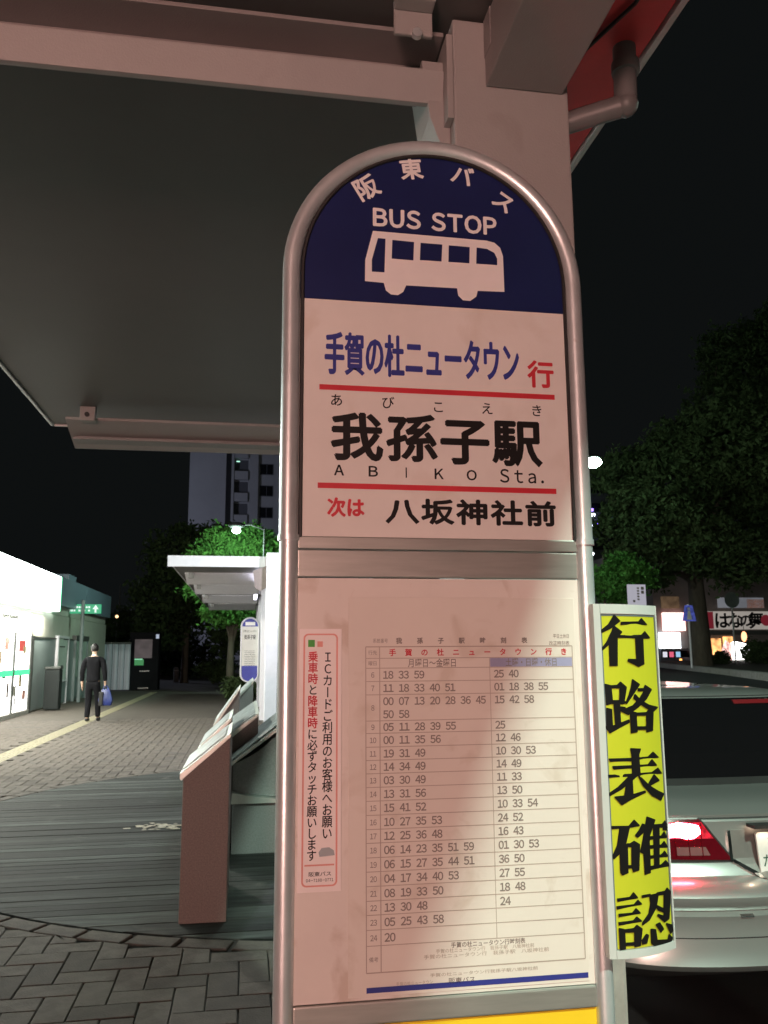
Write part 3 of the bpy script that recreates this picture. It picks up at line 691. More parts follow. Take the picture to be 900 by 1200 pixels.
# ================================================================== BUS SHELTERS
def purlin(mb, x0, x1, y, z):
    """inclined face with a dark back web"""
    mb.prism([(y, z + .075), (y + .13, z), (y + .145, z), (y + .145, z + .012), (y + .012, z + .088), (y, z + .088)], x0, x1, 'X')
def bracket(x, y, parent, zp):
    o = MB().box(x - .035, x + .035, y, y + .06, zp - .155, zp).build('hanger_bracket', M['shelter'], parent, bevel=.006)
    MB().tube([(x, y - .012, zp - .10), (x, y + .0, zp - .10)], .016, 10).build('bolt', M['steel'], o)
    return o
ZP = 3.2
def shelter(loc, label, y0, y1, near):
    t = empty('bus_shelter', loc, label, 'bus shelter', 'bus shelters along the kerb')
    xl_, xr_ = -1.43, 1.08
    seams = [y0] + ([1.55] if near else []) + [y1]
    for a, b_ in zip(seams[:-1], seams[1:]):
        MB().box(.83, xr_ - .02, a + .006, b_ - .006, ZP - .001, ZP + .07).build('red_glow_panel', M['red_glow'], t, bevel=.003)  # separate strip holding the red glow as paint
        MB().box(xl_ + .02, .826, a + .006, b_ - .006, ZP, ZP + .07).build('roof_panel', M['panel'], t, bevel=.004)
    MB().box(xl_ - .004, xl_ + .016, y0, y1, ZP - .012, ZP + .085).build('edge_trim', M['trim'], t, bevel=.003)
    MB().box(xr_ - .016, xr_ + .004, y0, y1, ZP - .012, ZP + .085).build('edge_trim', M['trim'], t, bevel=.003)
    MB().box(xl_ + .018, xr_ - .018, y1 - .004, y1 + .014, ZP - .012, ZP + .085).build('edge_trim', M['trim'], t, bevel=.003)
    return t
near = shelter((0, 0, 0), 'flat shelter roof on a white steel pillar right above the bus stop sign', -3.0, 6.17, True)
# pillar
PXL, PXR, PF = .500, .812, 1.88
pil = MB().box(PXL, PXR, PF, PF + .26, -.01, 3.19).build('pillar', M['shelter'], near, bevel=.006)
MB().box(PXL - .012, PXR + .032, PF - .02, PF + .28, 0, 1.12).build('pillar_casing', M['kerb'], near, bevel=.01)
o = MB().prism([(PXL - .075, 3.09), (PXL, 3.09), (PXL, 2.72), (PXL - .012, 2.76), (PXL - .02, 2.83), (PXL - .055, 2.93)][::-1], PF + .04, PF + .19, 'Y').build('bracket_plate', M['shelter'], near, bevel=.003)
MB().box(PXL - .018, PXL - .001, PF - .004, PF + .2, 2.90, 3.14).build('end_plate', M['shelter'], near, bevel=.002)
# near purlin: inclined face, web, flange
MB().prism([(1.90, 3.05), (1.922, 2.968), (1.94, 2.968), (1.918, 3.05)], -1.40, PXL - .019, 'X').build('purlin_face', M['shelter'], near, bevel=.002)
MB().box(-1.40, PXL - .019, 1.921, 2.035, 3.036, 3.0495).build('purlin_flange', M['beam'], near)
MB().box(-1.40, PXL - .019, 2.02, 2.035, 3.051, 3.149).build('purlin_web', M['beam'], near)
MB().box(-1.40, PXL - .019, 1.90, 2.035, 3.15, 3.162).build('purlin_flange', M['beam'], near, bevel=.002)
bx = at(485, 30, 'Y', 1.84)
b0 = MB().box(bx.x - .05, bx.x + .05, 1.845, 1.858, 3.10, 3.198).build('hanger_bracket', M['shelter'], near, bevel=.004)
MB().box(bx.x - .05, bx.x + .05, 1.80, 1.845, 3.165, 3.1985).build('hanger_foot', M['shelter'], near, bevel=.004)
p_ = at(488, 42, 'Y', 1.845); MB().tube([(p_.x, 1.830, p_.z), (p_.x, 1.845, p_.z)], .013, 10).build('bolt', M['steel'], b0, smooth=True)
# longitudinal beam from the pillar head towards the camera
MB().box(.585, .795, -2.9, PF - .002, 3.0, 3.185).build('roof_beam', M['beam'], near, bevel=.004)
MB().box(PXL + .10, .583, PF - .06, PF - .002, 3.08, 3.19).build('cleat', M['beam'], near, bevel=.003)
# far purlin
z_ = 3.01
MB().prism([(5.74, 3.125), (6.10, 3.012), (6.115, 3.012), (6.115, 3.03), (5.755, 3.142), (5.74, 3.142)], -1.245, 1.03, 'X').build('purlin_face', M['shelter'], near)
MB().box(-1.22, 1.03, 5.90, 6.10, 3.03, 3.05).build('purlin_web', M['beam'], near)
fb = at(104, 478, 'Y', 5.7)
o = MB().box(fb.x - .05, fb.x + .05, 5.66, 5.74, 3.10, 3.198).build('hanger_bracket', M['shelter'], near, bevel=.006)
MB().tube([(fb.x, 5.645, 3.14), (fb.x, 5.66, 3.14)], .016, 10).build('bolt', M['rubber'], o)
# downpipe elbow and cable
pc = [(PXR - .01, 2.03, 3.035), (.93, 1.97, 3.05), (.985, 1.93, 3.06), (.992, 1.90, 3.075), (.985, 1.86, 3.12), (.975, 1.83, 3.2)]
MB().tube([(PXR - .01, 2.03, 3.0), (1.0, 1.93, 3.03)], .03, 14).build('drain_pipe', M['pipe'], near, smooth=True)
MB().tube([(1.0, 1.93, 3.03), (1.0, 1.925, 3.10), (1.0, 1.92, 3.199)], .031, 14).build('drain_pipe', M['pipe'], near, smooth=True)
MB().sphere((1.0, 1.93, 3.03), .034, 14, 8).build('pipe_elbow', M['pipe'], near, smooth=True)
MB().tube([(1.0, 1.92, 3.12), (1.0, 1.92, 3.15)], .038, 14).build('pipe_collar', M['pipe'], near, smooth=True)
MB().tube([(.87, 2.0, 3.19), (.95, 1.75, 3.185), (.96, 1.2, 3.185), (.96, -2, 3.185)], .006, 6).build('cable', M['rubber'], near, smooth=True)

far = empty('bus_shelter', (0, 0, 0), 'second bus shelter with pale louvred roof over the far bus stop', 'bus shelter', 'bus shelters along the kerb')
M['shelterwhite'] = mat('white_shelter_paint', (.72, .70, .74), .4, var=.05)
xl_ = -1.42; y0, y1 = 15.5, 31.5
yk = 15.4
MB().box(xl_, .40, yk, yk + .06, ZP - .10, ZP + .10).build('front_fascia', M['shelterwhite'], far, bevel=.006)
MB().prism([(yk, ZP + .10), (yk + .4, ZP + .02), (yk + .4, ZP - .02), (yk, ZP - .10)], xl_ - .012, xl_ - .002, 'X').build('fascia_end', M['shelterwhite'], far)
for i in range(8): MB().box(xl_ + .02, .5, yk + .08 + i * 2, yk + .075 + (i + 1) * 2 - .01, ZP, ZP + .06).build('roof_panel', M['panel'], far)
MB().box(xl_ - .004, xl_ + .016, yk + .06, 31.5, ZP - .012, ZP + .08).build('edge_trim', M['trim'], far)
for yy in (17.6, 20.6, 24.4, 28.6):
    MB().prism([(yy, ZP - .02), (yy + .75, ZP - .19), (yy + .77, ZP - .19), (yy + .77, ZP - .17), (yy + .03, ZP), (yy, ZP)], xl_ + .14, .30, 'X').build('louvre', M['shelterwhite'], far)
    MB().box(xl_ + .22, xl_ + .32, yy - .05, yy + .05, ZP - .12, ZP - .001).build('hanger_bracket', M['shelter'], far)
for yy in (15.2, 20.0, 25.0, 30.0):
    MB().box(.34, .56, yy, yy + .26, -.01, ZP + .15).build('pillar', M['shelterwhite'], far, bevel=.01)
MB().prism([(.10, 3.02), (.34, 3.12), (.34, 2.72), (.24, 2.66), (.14, 2.72)], 15.32, 15.38, 'Y').build('bracket_plate', M['granite'], far)
tube_e = emit('shelter_strip_glow', (.85, .85, 1), 9)
for yy in (17.1, 22.6): MB().box(.19, .27, yy, yy + 1.4, ZP - .16, ZP - .10).build('strip_light', tube_e, far)

# ================================================================== FAR BUS STOP SIGN
s2 = empty('bus_stop_sign', (0, 0, 0), 'distant small bus stop sign with rounded ends and blue foot under the far shelter', 'bus stop sign')
Y2 = 24.5
a = at(282.5, 760, 'Y', Y2).x; b_ = at(303, 760, 'Y', Y2).x; zt2 = at(292, 724, 'Y', Y2).z; zb2 = at(292, 799, 'Y', Y2).z
xm = (a + b_) / 2; hw = (b_ - a) / 2
def pill(ins, z_lo, z_hi):
    r = hw - ins; return [(xm + r * math.cos(t_), z_hi - hw + r * math.sin(t_)) for t_ in [math.pi * i / 14 for i in range(15)]] + [(xm - r * math.cos(t_) , z_lo + hw * .8 - r * .8 * math.sin(t_)) for t_ in [math.pi * i / 14 for i in range(15)]]
MB().tube([(p[0], Y2, p[1]) for p in pill(.0, zb2, zt2)], .022, 8, closed=True).build('frame', M['shelterwhite'], s2, smooth=True)
MB().prism(pill(.02, zb2, zt2), Y2 - .01, Y2 + .02, 'Y').build('board', M['plate'], s2)
k2 = Ink(); r = hw - .025
k2.poly([(xm + r * math.cos(t_), zt2 - hw + r * math.sin(t_)) for t_ in [math.pi * i / 14 for i in range(15)]]); k2.build('blue_head', mat('blue_enamel', (.05, .06, .35), .4), s2, Y2 - .012); k2 = Ink(); k2.poly([(xm - r * math.cos(t_), zb2 + hw * .8 - r * .8 * math.sin(t_)) for t_ in [math.pi * i / 14 for i in range(15)]] + [(xm + r, zb2 + .45), (xm - r, zb2 + .45)])
k2.build('blue_foot', mat('blue_enamel', (.05, .06, .35), .4), s2, Y2 - .012)
k2 = Ink(); k2.rect(xm - .14, xm + .14, zt2 - .22, zt2 - .12); k2.build('bus_symbol', M['white'], s2, Y2 - .014)
k2 = Ink(); k2.text('手賀の杜ニュータウン', xm - .2, xm + .2, zt2 - .42, zt2 - .34); k2.text('我孫子駅', xm - .17, xm + .17, zt2 - .62, zt2 - .48, .01)
for i in range(9): k2.rect(xm - .15, xm + .15, zt2 - .95 - i * .05, zt2 - .942 - i * .05)
tag(k2.build('black_lettering', M['black'], s2, Y2 - .014), kind='stuff')
MB().tube([(xm, Y2, 0), (xm, Y2, zb2)], .04, 10).build('post', M['alu'], s2, smooth=True)

# ================================================================== STONE INFORMATION PEDESTALS ON THE DECK
def pedestal(x0, x1, zl, zh, y0, y1, mt, label, over=.018):
    t = empty('information_pedestal', (x0, y0, 0), label, 'stone pedestal', 'stone pedestals round the deck')
    w_ = x1 - x0; L = y1 - y0
    MB().prism([(0, .004), (w_, .004), (w_, zh - .03), (0, zl - .03)], 0, L, 'Y').build('stone_slab', M[mt], t, bevel=.006)
    sl = (zh - zl) / w_
    def plane(x, e): return zl + sl * x + e
    MB().prism([(-over, plane(-over, -.035)), (-over + .01, plane(-over, -.045)), (w_ + .004, plane(w_, -.027)), (w_ + .004, plane(w_, .0)), (-over, plane(-over, -.005))], -.02, L + .02, 'Y').build('top_plate', M['steelplate'], t, bevel=.003)
    MB().prism([(-.01, plane(-.01, .001)), (w_ - .03, plane(w_ - .03, .001)), (w_ - .03, plane(w_ - .03, .006)), (-.01, plane(-.01, .006))], .05, L - .05, 'Y').build('relief_panel', M['pictureplate'], t)
    return t
pedestal(-.352, -.080, .865, 1.078, 5.25, 6.05, 'granite', 'pink granite pedestal nearest the camera with its slanted metal top')
pa = at(235, 873, 'Y', 6.9); pb_ = at(271, 840, 'Y', 6.9)
pedestal(pa.x, pb_.x, pa.z, pb_.z, 6.9, 7.9, 'granite', 'second granite pedestal, only its slanted top showing over the nearest one')
pa = at(268, 860, 'Y', 7.3); pb_ = at(303, 835, 'Y', 7.3)
pedestal(pa.x, pb_.x, pa.z, pb_.z, 7.3, 9.2, 'granite', 'granite pedestal with a broad pale relief panel just right of the nearest pedestal', over=.02)
pa = at(252, 846, 'Y', 10.2); pb_ = at(281, 806, 'Y', 10.2)
pedestal(pa.x, pb_.x, pa.z, pb_.z, 10.2, 11.4, 'greygranite', 'grey stone pedestal farther back with pale slanted top')
pa = at(279, 814, 'Y', 11.7); pb_ = at(297, 797, 'Y', 11.7)
pedestal(pa.x, pb_.x, pa.z, pb_.z, 11.7, 13.0, 'greygranite', 'farthest stone pedestal directly below the distant bus stop sign')
# large grey pedestal with curved waist
t = empty('curved_pedestal', (0, 0, 0), 'grey stone pedestal with curved waist and big slanted display top beside the sign post', 'stone pedestal')
YP2 = 6.9
A = at(273, 890, 'Y', YP2); Bp = at(335, 842, 'Y', YP2); x0 = A.x; x1 = Bp.x + .05
zt_ = lambda x: A.z + (Bp.z - A.z) * (x - A.x) / (Bp.x - A.x)
zlow = at(290, 938, 'Y', YP2).z; xs_ = [x0 + (x1 - x0) * i / 12 for i in range(13)]
MB().prism([(x0, .004), (x1, .004), (x1, zlow - .02), (x0, zlow - .02)], YP2, YP2 + 1.0, 'Y').build('lower_block', M['greygranite'], t, bevel=.01)
MB().prism([(x0 - .01, zlow - .018), (x1, zlow - .018), (x1, zlow - .005)] + [(x, zlow + .005 + .06 * ((x1 - x) / (x1 - x0)) ** 1.6) for x in xs_[::-1]], YP2 - .04, YP2 + 1.02, 'Y').build('ledge', M['steelplate'], t)
MB().prism([(x, zlow + .008 + .06 * ((x1 - x) / (x1 - x0)) ** 1.6) for x in xs_] + [(x, zt_(x) - .045 - .05 * math.sin(math.pi * (x - x0) / (x1 - x0))) for x in xs_[::-1]], YP2 + .05, YP2 + .95, 'Y').build('upper_block', M['greygranite'], t, smooth=True)
MB().prism([(x0 - .05, zt_(x0 - .05) - .035), (x1, zt_(x1) - .05), (x1, zt_(x1) - .012), (x0 - .05, zt_(x0 - .05) - .006)], YP2 - .05, YP2 + 1.05, 'Y').build('top_rim', M['steelplate'], t, bevel=.004)
MB().prism([(x0 - .035, zt_(x0 - .035) + .001), (x1, zt_(x1) + .001), (x1, zt_(x1) + .012), (x0 - .035, zt_(x0 - .035) + .010)], YP2 - .02, YP2 + 1.0, 'Y').build('display_plate', M['pictureplate'], t, bevel=.003)
MB().box(.262, .30, YP2 + .02, YP2 + .06, .3, 1.05).build('edge_strip', M['granite'], t)

# ================================================================== CONVENIENCE STORE ON THE LEFT
FX = -5.7
store = empty('convenience_store', (FX, 20, 0), 'brightly lit convenience store with glowing white fascia at left', 'shop')
so = Vector((-FX, -20, 0))
def st(mb, name, mt, parent=store, **k_):
    o = mb.build(name, mt, parent, **k_); o.location = so if parent == store else (0, 0, 0); return o
M['storewall'] = mat('cream_tile_wall', (.42, .42, .36), .6, var=.08, scale=3)
M['storegrey'] = mat('grey_green_cladding', (.22, .27, .27), .45, var=.1, scale=2, bump=.05)
M['storeblue'] = mat('slate_fascia', (.16, .22, .28), .45, var=.08, scale=1)
M['storeglow'] = emit('white_fascia_glow', (.86, 1, .93), STORE_E, .12, .5)
M['greenglow'] = emit('green_strip_glow', (.10, .9, .40), 1.2)
M['glassglow'] = emit('lit_shop_window', (1, .98, .93), 4.5, .35, 1.6)
M['darkframe'] = mat('dark_frame', (.06, .065, .06), .5)
st(MB().box(FX - 14, FX - .02, 2, 36, 0, 2.72), 'wall', M['storewall'])
st(MB().box(FX - 14, FX - .06, 2, 36, 2.74, 3.9), 'roof_block', M['storewall'])
sg = at(66, 676, 'X', FX).y
fas = st(MB().box(FX - .05, FX + .18, 4, sg - .1, 2.80, 3.84), 'lit_fascia', M['storeglow'], bevel=.03)
st(MB().box(FX - .05, FX + .16, sg - .1, sg + .12, 2.82, 3.85), 'green_fascia_edge', M['greenglow'], bevel=.02)
ys_ = [sg + .14, 30.6, 36.0]
for a, b_ in zip(ys_[:-1], ys_[1:]): st(MB().box(FX - .05, FX + .14, a, b_ - .02, 3.0, 3.88), 'fascia_panel', M['storeblue'], bevel=.01)
st(MB().box(FX - .5, FX - .05, 28.4, 29.6, 3.9, 4.12), 'roof_upstand', M['storeblue'])
# shop window bays with goods behind the glass
ydr = at(36, 760, 'X', FX).y
for i, (a, b_) in enumerate(((19.2, 20.6), (20.65, 22.1), (22.15, ydr - .1))):
    w_ = st(MB().box(FX - .01, FX + .012, a, b_, .12, 2.62), 'shop_window', M['glassglow'])
    for y_ in (a, b_): st(MB().box(FX + .012, FX + .05, y_ - .025, y_ + .025, .06, 2.1), 'window_frame', M['darkframe'], w_)
    st(MB().box(FX + .012, FX + .04, a, b_, 1.02, 1.16), 'green_band', M['greenglow'], w_)
    st(MB().box(FX + .012, FX + .03, a + .3, a + .34, .15, 1.0), 'poster_edge', M['darkframe'], w_)
st(MB().box(FX + .0125, FX + .02, 22.6, 23.2, 1.62, 1.9), 'red_poster', emit('red_poster_lit', (.9, .12, .1), .8))
rp = random.Random(8)
for i_ in range(12):
    yy_ = rp.uniform(19.6, 23.2); zz_2 = rp.uniform(.3, 1.8)
    st(MB().box(FX + .0125, FX + .018 + .0002 * i_, yy_, yy_ + rp.uniform(.15, .4), zz_2, zz_2 + rp.uniform(.15, .35)), 'window_poster', mat('poster_print', rp.choice([(.7, .35, .3), (.6, .5, .3), (.2, .3, .5), (.15, .12, .1), (.6, .6, .5)]), .5))
st(MB().box(FX + .013, FX + .022, 20.9, 22.3, 2.42, 2.50), 'window_lettering', M['darkframe'])
st(MB().box(FX - .01, FX + .07, 2, ydr - .1, 0, .11), 'window_sill', M['kerb'])
for y_ in (12.5, 15.5, 18.5, 21.5, 24.5):  # lights added under the eave to brighten the plaza floor and map board
    fx_ = st(MB().box(FX + .22, FX + .42, y_ - .6, y_ + .6, 2.76, 2.80), 'added_eave_light', emit('added_eave_glow', (1, .97, .85), 4))
    l = bpy.data.lights.new('added_eave_lamp', 'AREA'); l.shape = 'RECTANGLE'; l.size = .2; l.size_y = 1.2; l.energy = 150; l.color = (1, .96, .82)
    lo = bpy.data.objects.new('added_eave_lamp', l); link(lo, store); lo.location = (.34, y_ - 20, 2.755); lo.rotation_euler = (0, R(-18), 0)
st(MB().box(FX - .01, FX + .06, ydr - .05, ydr + .12, 0, 2.0), 'corner_post', M['darkframe'])
st(MB().box(FX - .01, FX + .03, ydr + .14, 30.6, 0.05, 1.98), 'lower_cladding', M['storegrey'], bevel=.01)
st(MB().box(FX - .01, FX + .05, ydr + .14, 30.6, 1.985, 2.03), 'cladding_rail', M['darkframe'])
# overhead green sign with arrow, hung from the fascia
t = empty('arrow_sign', (0, 0, 0), 'small lit green direction sign with white arrow hung from the shop fascia', 'direction sign')
ya = 28.9; p0 = at(79, 708, 'Y', ya); p1 = at(118, 719, 'Y', ya)
MB().box(p0.x, p1.x, ya, ya + .12, p1.z, p0.z).build('sign_box', emit('green_sign_face', (.04, .42, .20), .9), t, bevel=.01)
ik = Ink(); w_ = p1.x - p0.x; hgt = p0.z - p1.z
for j in (0, 1):
    for i in range(9):
        if (i + j) % 4 != 3: ik.rect(p0.x + .05 + i * w_ * .072, p0.x + .05 + i * w_ * .072 + w_ * .055, p1.z + hgt * (.22 + .36 * j), p1.z + hgt * (.42 + .36 * j))
ax_ = p1.x - .17; zm = (p0.z + p1.z) / 2
ik.poly([(ax_ - .03, p1.z + .03), (ax_ + .03, p1.z + .03), (ax_ + .03, zm), (ax_ - .03, zm)]); ik.poly([(ax_ - .1, zm - .01), (ax_ + .1, zm - .01), (ax_, p0.z - .02)])
tag(ik.build('white_lettering', emit('lit_white_print', (.8, 1, .9), 1.0), t, ya - .004), kind='stuff')
MB().box(p0.x - .4, p0.x, ya + .04, ya + .08, p0.z - .06, p0.z - .02).build('hanger', M['darkframe'], t)
MB().tube([(FX + .35, 28.9, 0), (FX + .35, 28.9, 3.3)], .06, 10).build('post', M['storegrey'], t, smooth=True)
# white framed map board
t = empty('map_board', (0, 0, 0), 'white framed map board on two legs in front of the shop wall', 'map board')
ya = 26.6
mx0 = at(61.5, 760, 'X', FX + .5).y; xm_ = FX + .32
A0 = at(62.5, 828, 'Z', 0); B0 = at(75, 824, 'Z', 0)
for P_ in (A0, B0): MB().tube([(P_.x, P_.y, 0), (P_.x, P_.y, 2.08)], .06, 8).build('leg', M['shelterwhite'], t, smooth=True)
d = (B0 - A0)
def along(t_, z): return (A0.x + d.x * t_, A0.y + d.y * t_, z)
def slab(mb, z0, z1, t0, t1, th):
    nrm = Vector((d.y, -d.x, 0)).normalized() * th
    q_ = [Vector(along(t0, z0)), Vector(along(t1, z0)), Vector(along(t1, z1)), Vector(along(t0, z1))]
    return mb.add([p + nrm for p in q_] + [p - nrm for p in q_], [(0, 1, 2, 3), (7, 6, 5, 4), (0, 4, 5, 1), (1, 5, 6, 2), (2, 6, 7, 3), (3, 7, 4, 0)])
slab(MB(), .75, 2.02, .04, .96, .02).build('map_panel', mat('map_print', (.55, .62, .56), .5, var=.15, scale=6), t)
slab(MB(), 2.03, 2.10, 0, 1, .06).build('top_bar', M['shelterwhite'], t); slab(MB(), .69, .745, 0, 1, .05).build('lower_bar', M['shelterwhite'], t)
slab(MB(), .95, 1.2, .42, .58, .026).build('map_legend', M['darkframe'], t); slab(MB(), 1.75, 1.79, .2, .7, .026).build('map_title', M['darkframe'], t)
# dark glazed notice case
t = empty('notice_case', (0, 0, 0), 'dark framed glass notice case beside the shop behind the walking man', 'notice case')
A0 = at(84, 822, 'Z', 0); B0 = at(98, 818, 'Z', 0); d = B0 - A0
for u in (0, 1): MB().box(along(u, 0)[0] - .06, along(u, 0)[0] + .06, along(u, 0)[1] - .05, along(u, 0)[1] + .05, 0, 2.15).build('post', M['storegrey'], t, bevel=.01)
slab(MB(), 2.0, 2.16, -.05, 1.05, .07).build('header', M['darkframe'], t); slab(MB(), .78, 1.98, .08, .92, .03).build('notice_panel', mat('pale_green_notice', (.33, .42, .36), .35, var=.12), t)
slab(MB(), .12, .70, .08, .92, .03).build('lower_panel', M['storegrey'], t)
# litter bin
t = empty('litter_bin', (FX + .38, 25.0, 0), 'dark square litter bin standing against the shop cladding', 'litter bin')
MB().box(-.2, .2, -.2, .2, .03, 1.12).build('body', mat('bin_grey', (.03, .035, .035), .7, spec=.2), t, bevel=.03); MB().box(-.21, .21, -.21, .21, 1.125, 1.2).build('lid', M['darkframe'], t, bevel=.02)
# ribbed white pilaster at the corner of the shop and wall behind the walker
t = empty('shop_pilaster', (0, 0, 0), 'ribbed white pilaster at the far corner of the shop', 'pilaster')
P_ = at(102, 815, 'Y', 34); MB().box(P_.x - .12, P_.x + .12, 34, 34.3, 0, 2.95).build('core', M['storewall'], t)
for i in range(18): MB().box(P_.x - .14, P_.x + .14, 33.95, 34, .3 + i * .14, .38 + i * .14).build('rib', M['white'], t)
t = empty('panel_fence', (0, 0, 0), 'pale corrugated panel fence behind the walking man', 'fence')
M['fence'] = mat('pale_sheet', (.50, .52, .60), .5, var=.12, scale=1.2, stretch=(3, 1, .2))
p0 = at(111, 755, 'Y', 37); p1 = at(154, 755, 'Y', 37)
n = 6
for i in range(n):
    a = p0.x + (p1.x - p0.x) * i / n; b_ = p0.x + (p1.x - p0.x) * (i + 1) / n - .02
    MB().prism([(a, 37), (a + (b_ - a) * .3, 37), (a + (b_ - a) * .4, 36.94), (a + (b_ - a) * .8, 36.94), (b_, 37), (b_, 37.04), (a, 37.04)], .05, p0.z, 'Z').build('sheet_panel', M['fence'], t)
MB().box(p0.x, p1.x, 36.95, 37.05, p0.z, p0.z + .08).build('top_rail', M['darkframe'], t)
# glass phone-box like vending kiosk
t = empty('drinks_machine', (0, 0, 0), 'dark vending kiosk with a small green panel beyond the walking man', 'vending machine')
p0 = at(153, 741, 'Y', 37.4); p1 = at(187, 741, 'Y', 37.4)
MB().box(p0.x, p1.x, 37.4, 38.3, 0, p0.z).build('cabinet', mat('kiosk_black', (.010, .010, .012), .8, spec=.1), t, bevel=.02)
MB().box(p0.x + .2, p1.x - .28, 37.38, 37.398, 1.35, 2.15).build('display_window', emit('dim_display', (.5, .38, .42), .085, .4, 3), t)
MB().box(p0.x + .22, p0.x + .6, 37.35, 37.376, 1.05, 1.30).build('green_panel', emit('green_panel_glow', (.10, .55, .18), .35), t)
MB().box(p0.x + .22, p0.x + .55, 37.34, 37.349, 1.28, 1.33).build('panel_strip', emit('green_strip', (.4, 1, .6), .6), t)
MB().box(p1.x - .14, p1.x - .01, 37.38, 37.398, 2.18, 2.36).build('price_light', emit('white_marker', (.7, .8, 1), .5), t)
MB().box(p0.x + .45, p0.x + .85, 37.37, 37.398, .78, .83).build('delivery_slot', M['chrome'], t); MB().box(p0.x + .4, p0.x + .85, 37.30, 37.398, .06, .12).build('kick_plate', M['chrome'], t)
p0 = at(206, 800, 'Y', 47)
t = empty('bollard', (p0.x, 47, 0), 'small pale bollard standing on the dark far end of the plaza', 'bollard')
MB().tube([(0, 0, 0), (0, 0, .70), (0, 0, .80)], [.14, .14, .10], 12).build('body', M['kerb'], t, smooth=True); MB().tube([(0, 0, .60), (0, 0, .66)], .145, 12).build('band', M['white'], t)

# distant points of light
def glow_lamp(px, py, Y, r, c, s_, label, pw_=0):
    p = at(px, py, 'Y', Y)
    t = empty('lantern', (p.x, Y, 0), label, 'lamp')
    MB().tube([(0, .1, 0), (0, .1, p.z)], .05, 6).build('post', M['darkframe'], t)
    MB().sphere((0, 0, p.z), r, 12, 8).build('globe', emit('lantern_glow', c, s_), t, smooth=True)
    return t
glow_lamp(112, 738, 48, .15, (.8, .85, 1), 8, 'round bluish white lantern glowing behind the walking man\'s head')
glow_lamp(113, 746, 48, .09, (.6, .7, 1), 1.5, 'faint bluish lantern just below the bright one behind the man')
glow_lamp(137, 722.5, 60, .11, (1, .6, .3), 2.5, 'tiny orange lamp in the dark above the panel fence')
glow_lamp(175, 719, 60, .08, (1, .9, .8), .8, 'tiny white lamp in the dark above the vending kiosk')
glow_lamp(694, 649, 60, .14, (.8, .9, 1), 6, 'white lamp low beside the right edge of the sign')

# ================================================================== APARTMENT TOWER
tw = empty('apartment_tower', (0, 0, 0), 'bluish grey apartment tower rising behind the trees at left', 'apartment building')
YT = 110; xa = at(221, 590, 'Y', YT).x
def xt(px): return at(px, 590, 'Y', YT).x
MB().box(xa, xt(264), YT, YT + 12, 0, 46).build('stair_wall', M['concrete'], tw)
MB().box(xt(264), xt(271), YT + 1.0, YT + 12, 0, 46).build('recess', M['tower_dark'], tw)
MB().box(xt(271), xt(420), YT + .3, YT + 12, 0, 46).build('facade_wall', M['concrete'], tw)
MB().box(xt(270.5), xt(273.5), YT - .5, YT + .3, 0, 46).build('pier', M['concrete'], tw); MB().box(xt(291), xt(302), YT - .15, YT + .3, 0, 46).build('pier', M['concrete'], tw)
fl = 2.95; gw = emit('stair_lamp', (.5, 1, .8), 1.2)
for i in range(15):
    z = .8 + i * fl
    bz = MB().box(xt(274), xt(290), YT - .4, YT + .28, z - .15, z + 1.0).build('balcony', M['concrete'], tw)
    MB().box(xt(274), xt(290), YT + .27, YT + .295, z + 1.0, z + 2.6).build('opening', M['tower_dark'], tw)
    w_ = MB().box(xt(304), xt(320), YT + .26, YT + .295, z + .7, z + 2.2).build('window', M['tower_dark'], tw)
    MB().box(xt(305), xt(311.6), YT + .24, YT + .258, z + .8, z + 2.1).build('pane', M['glassdark'], w_); MB().box(xt(312.4), xt(319), YT + .24, YT + .258, z + .8, z + 2.1).build('pane', M['glassdark'], w_)
    if i in (5, 8): MB().box(xt(276), xt(280), YT + .2, YT + .26, z + 2.35, z + 2.5).build('landing_light', gw, tw)

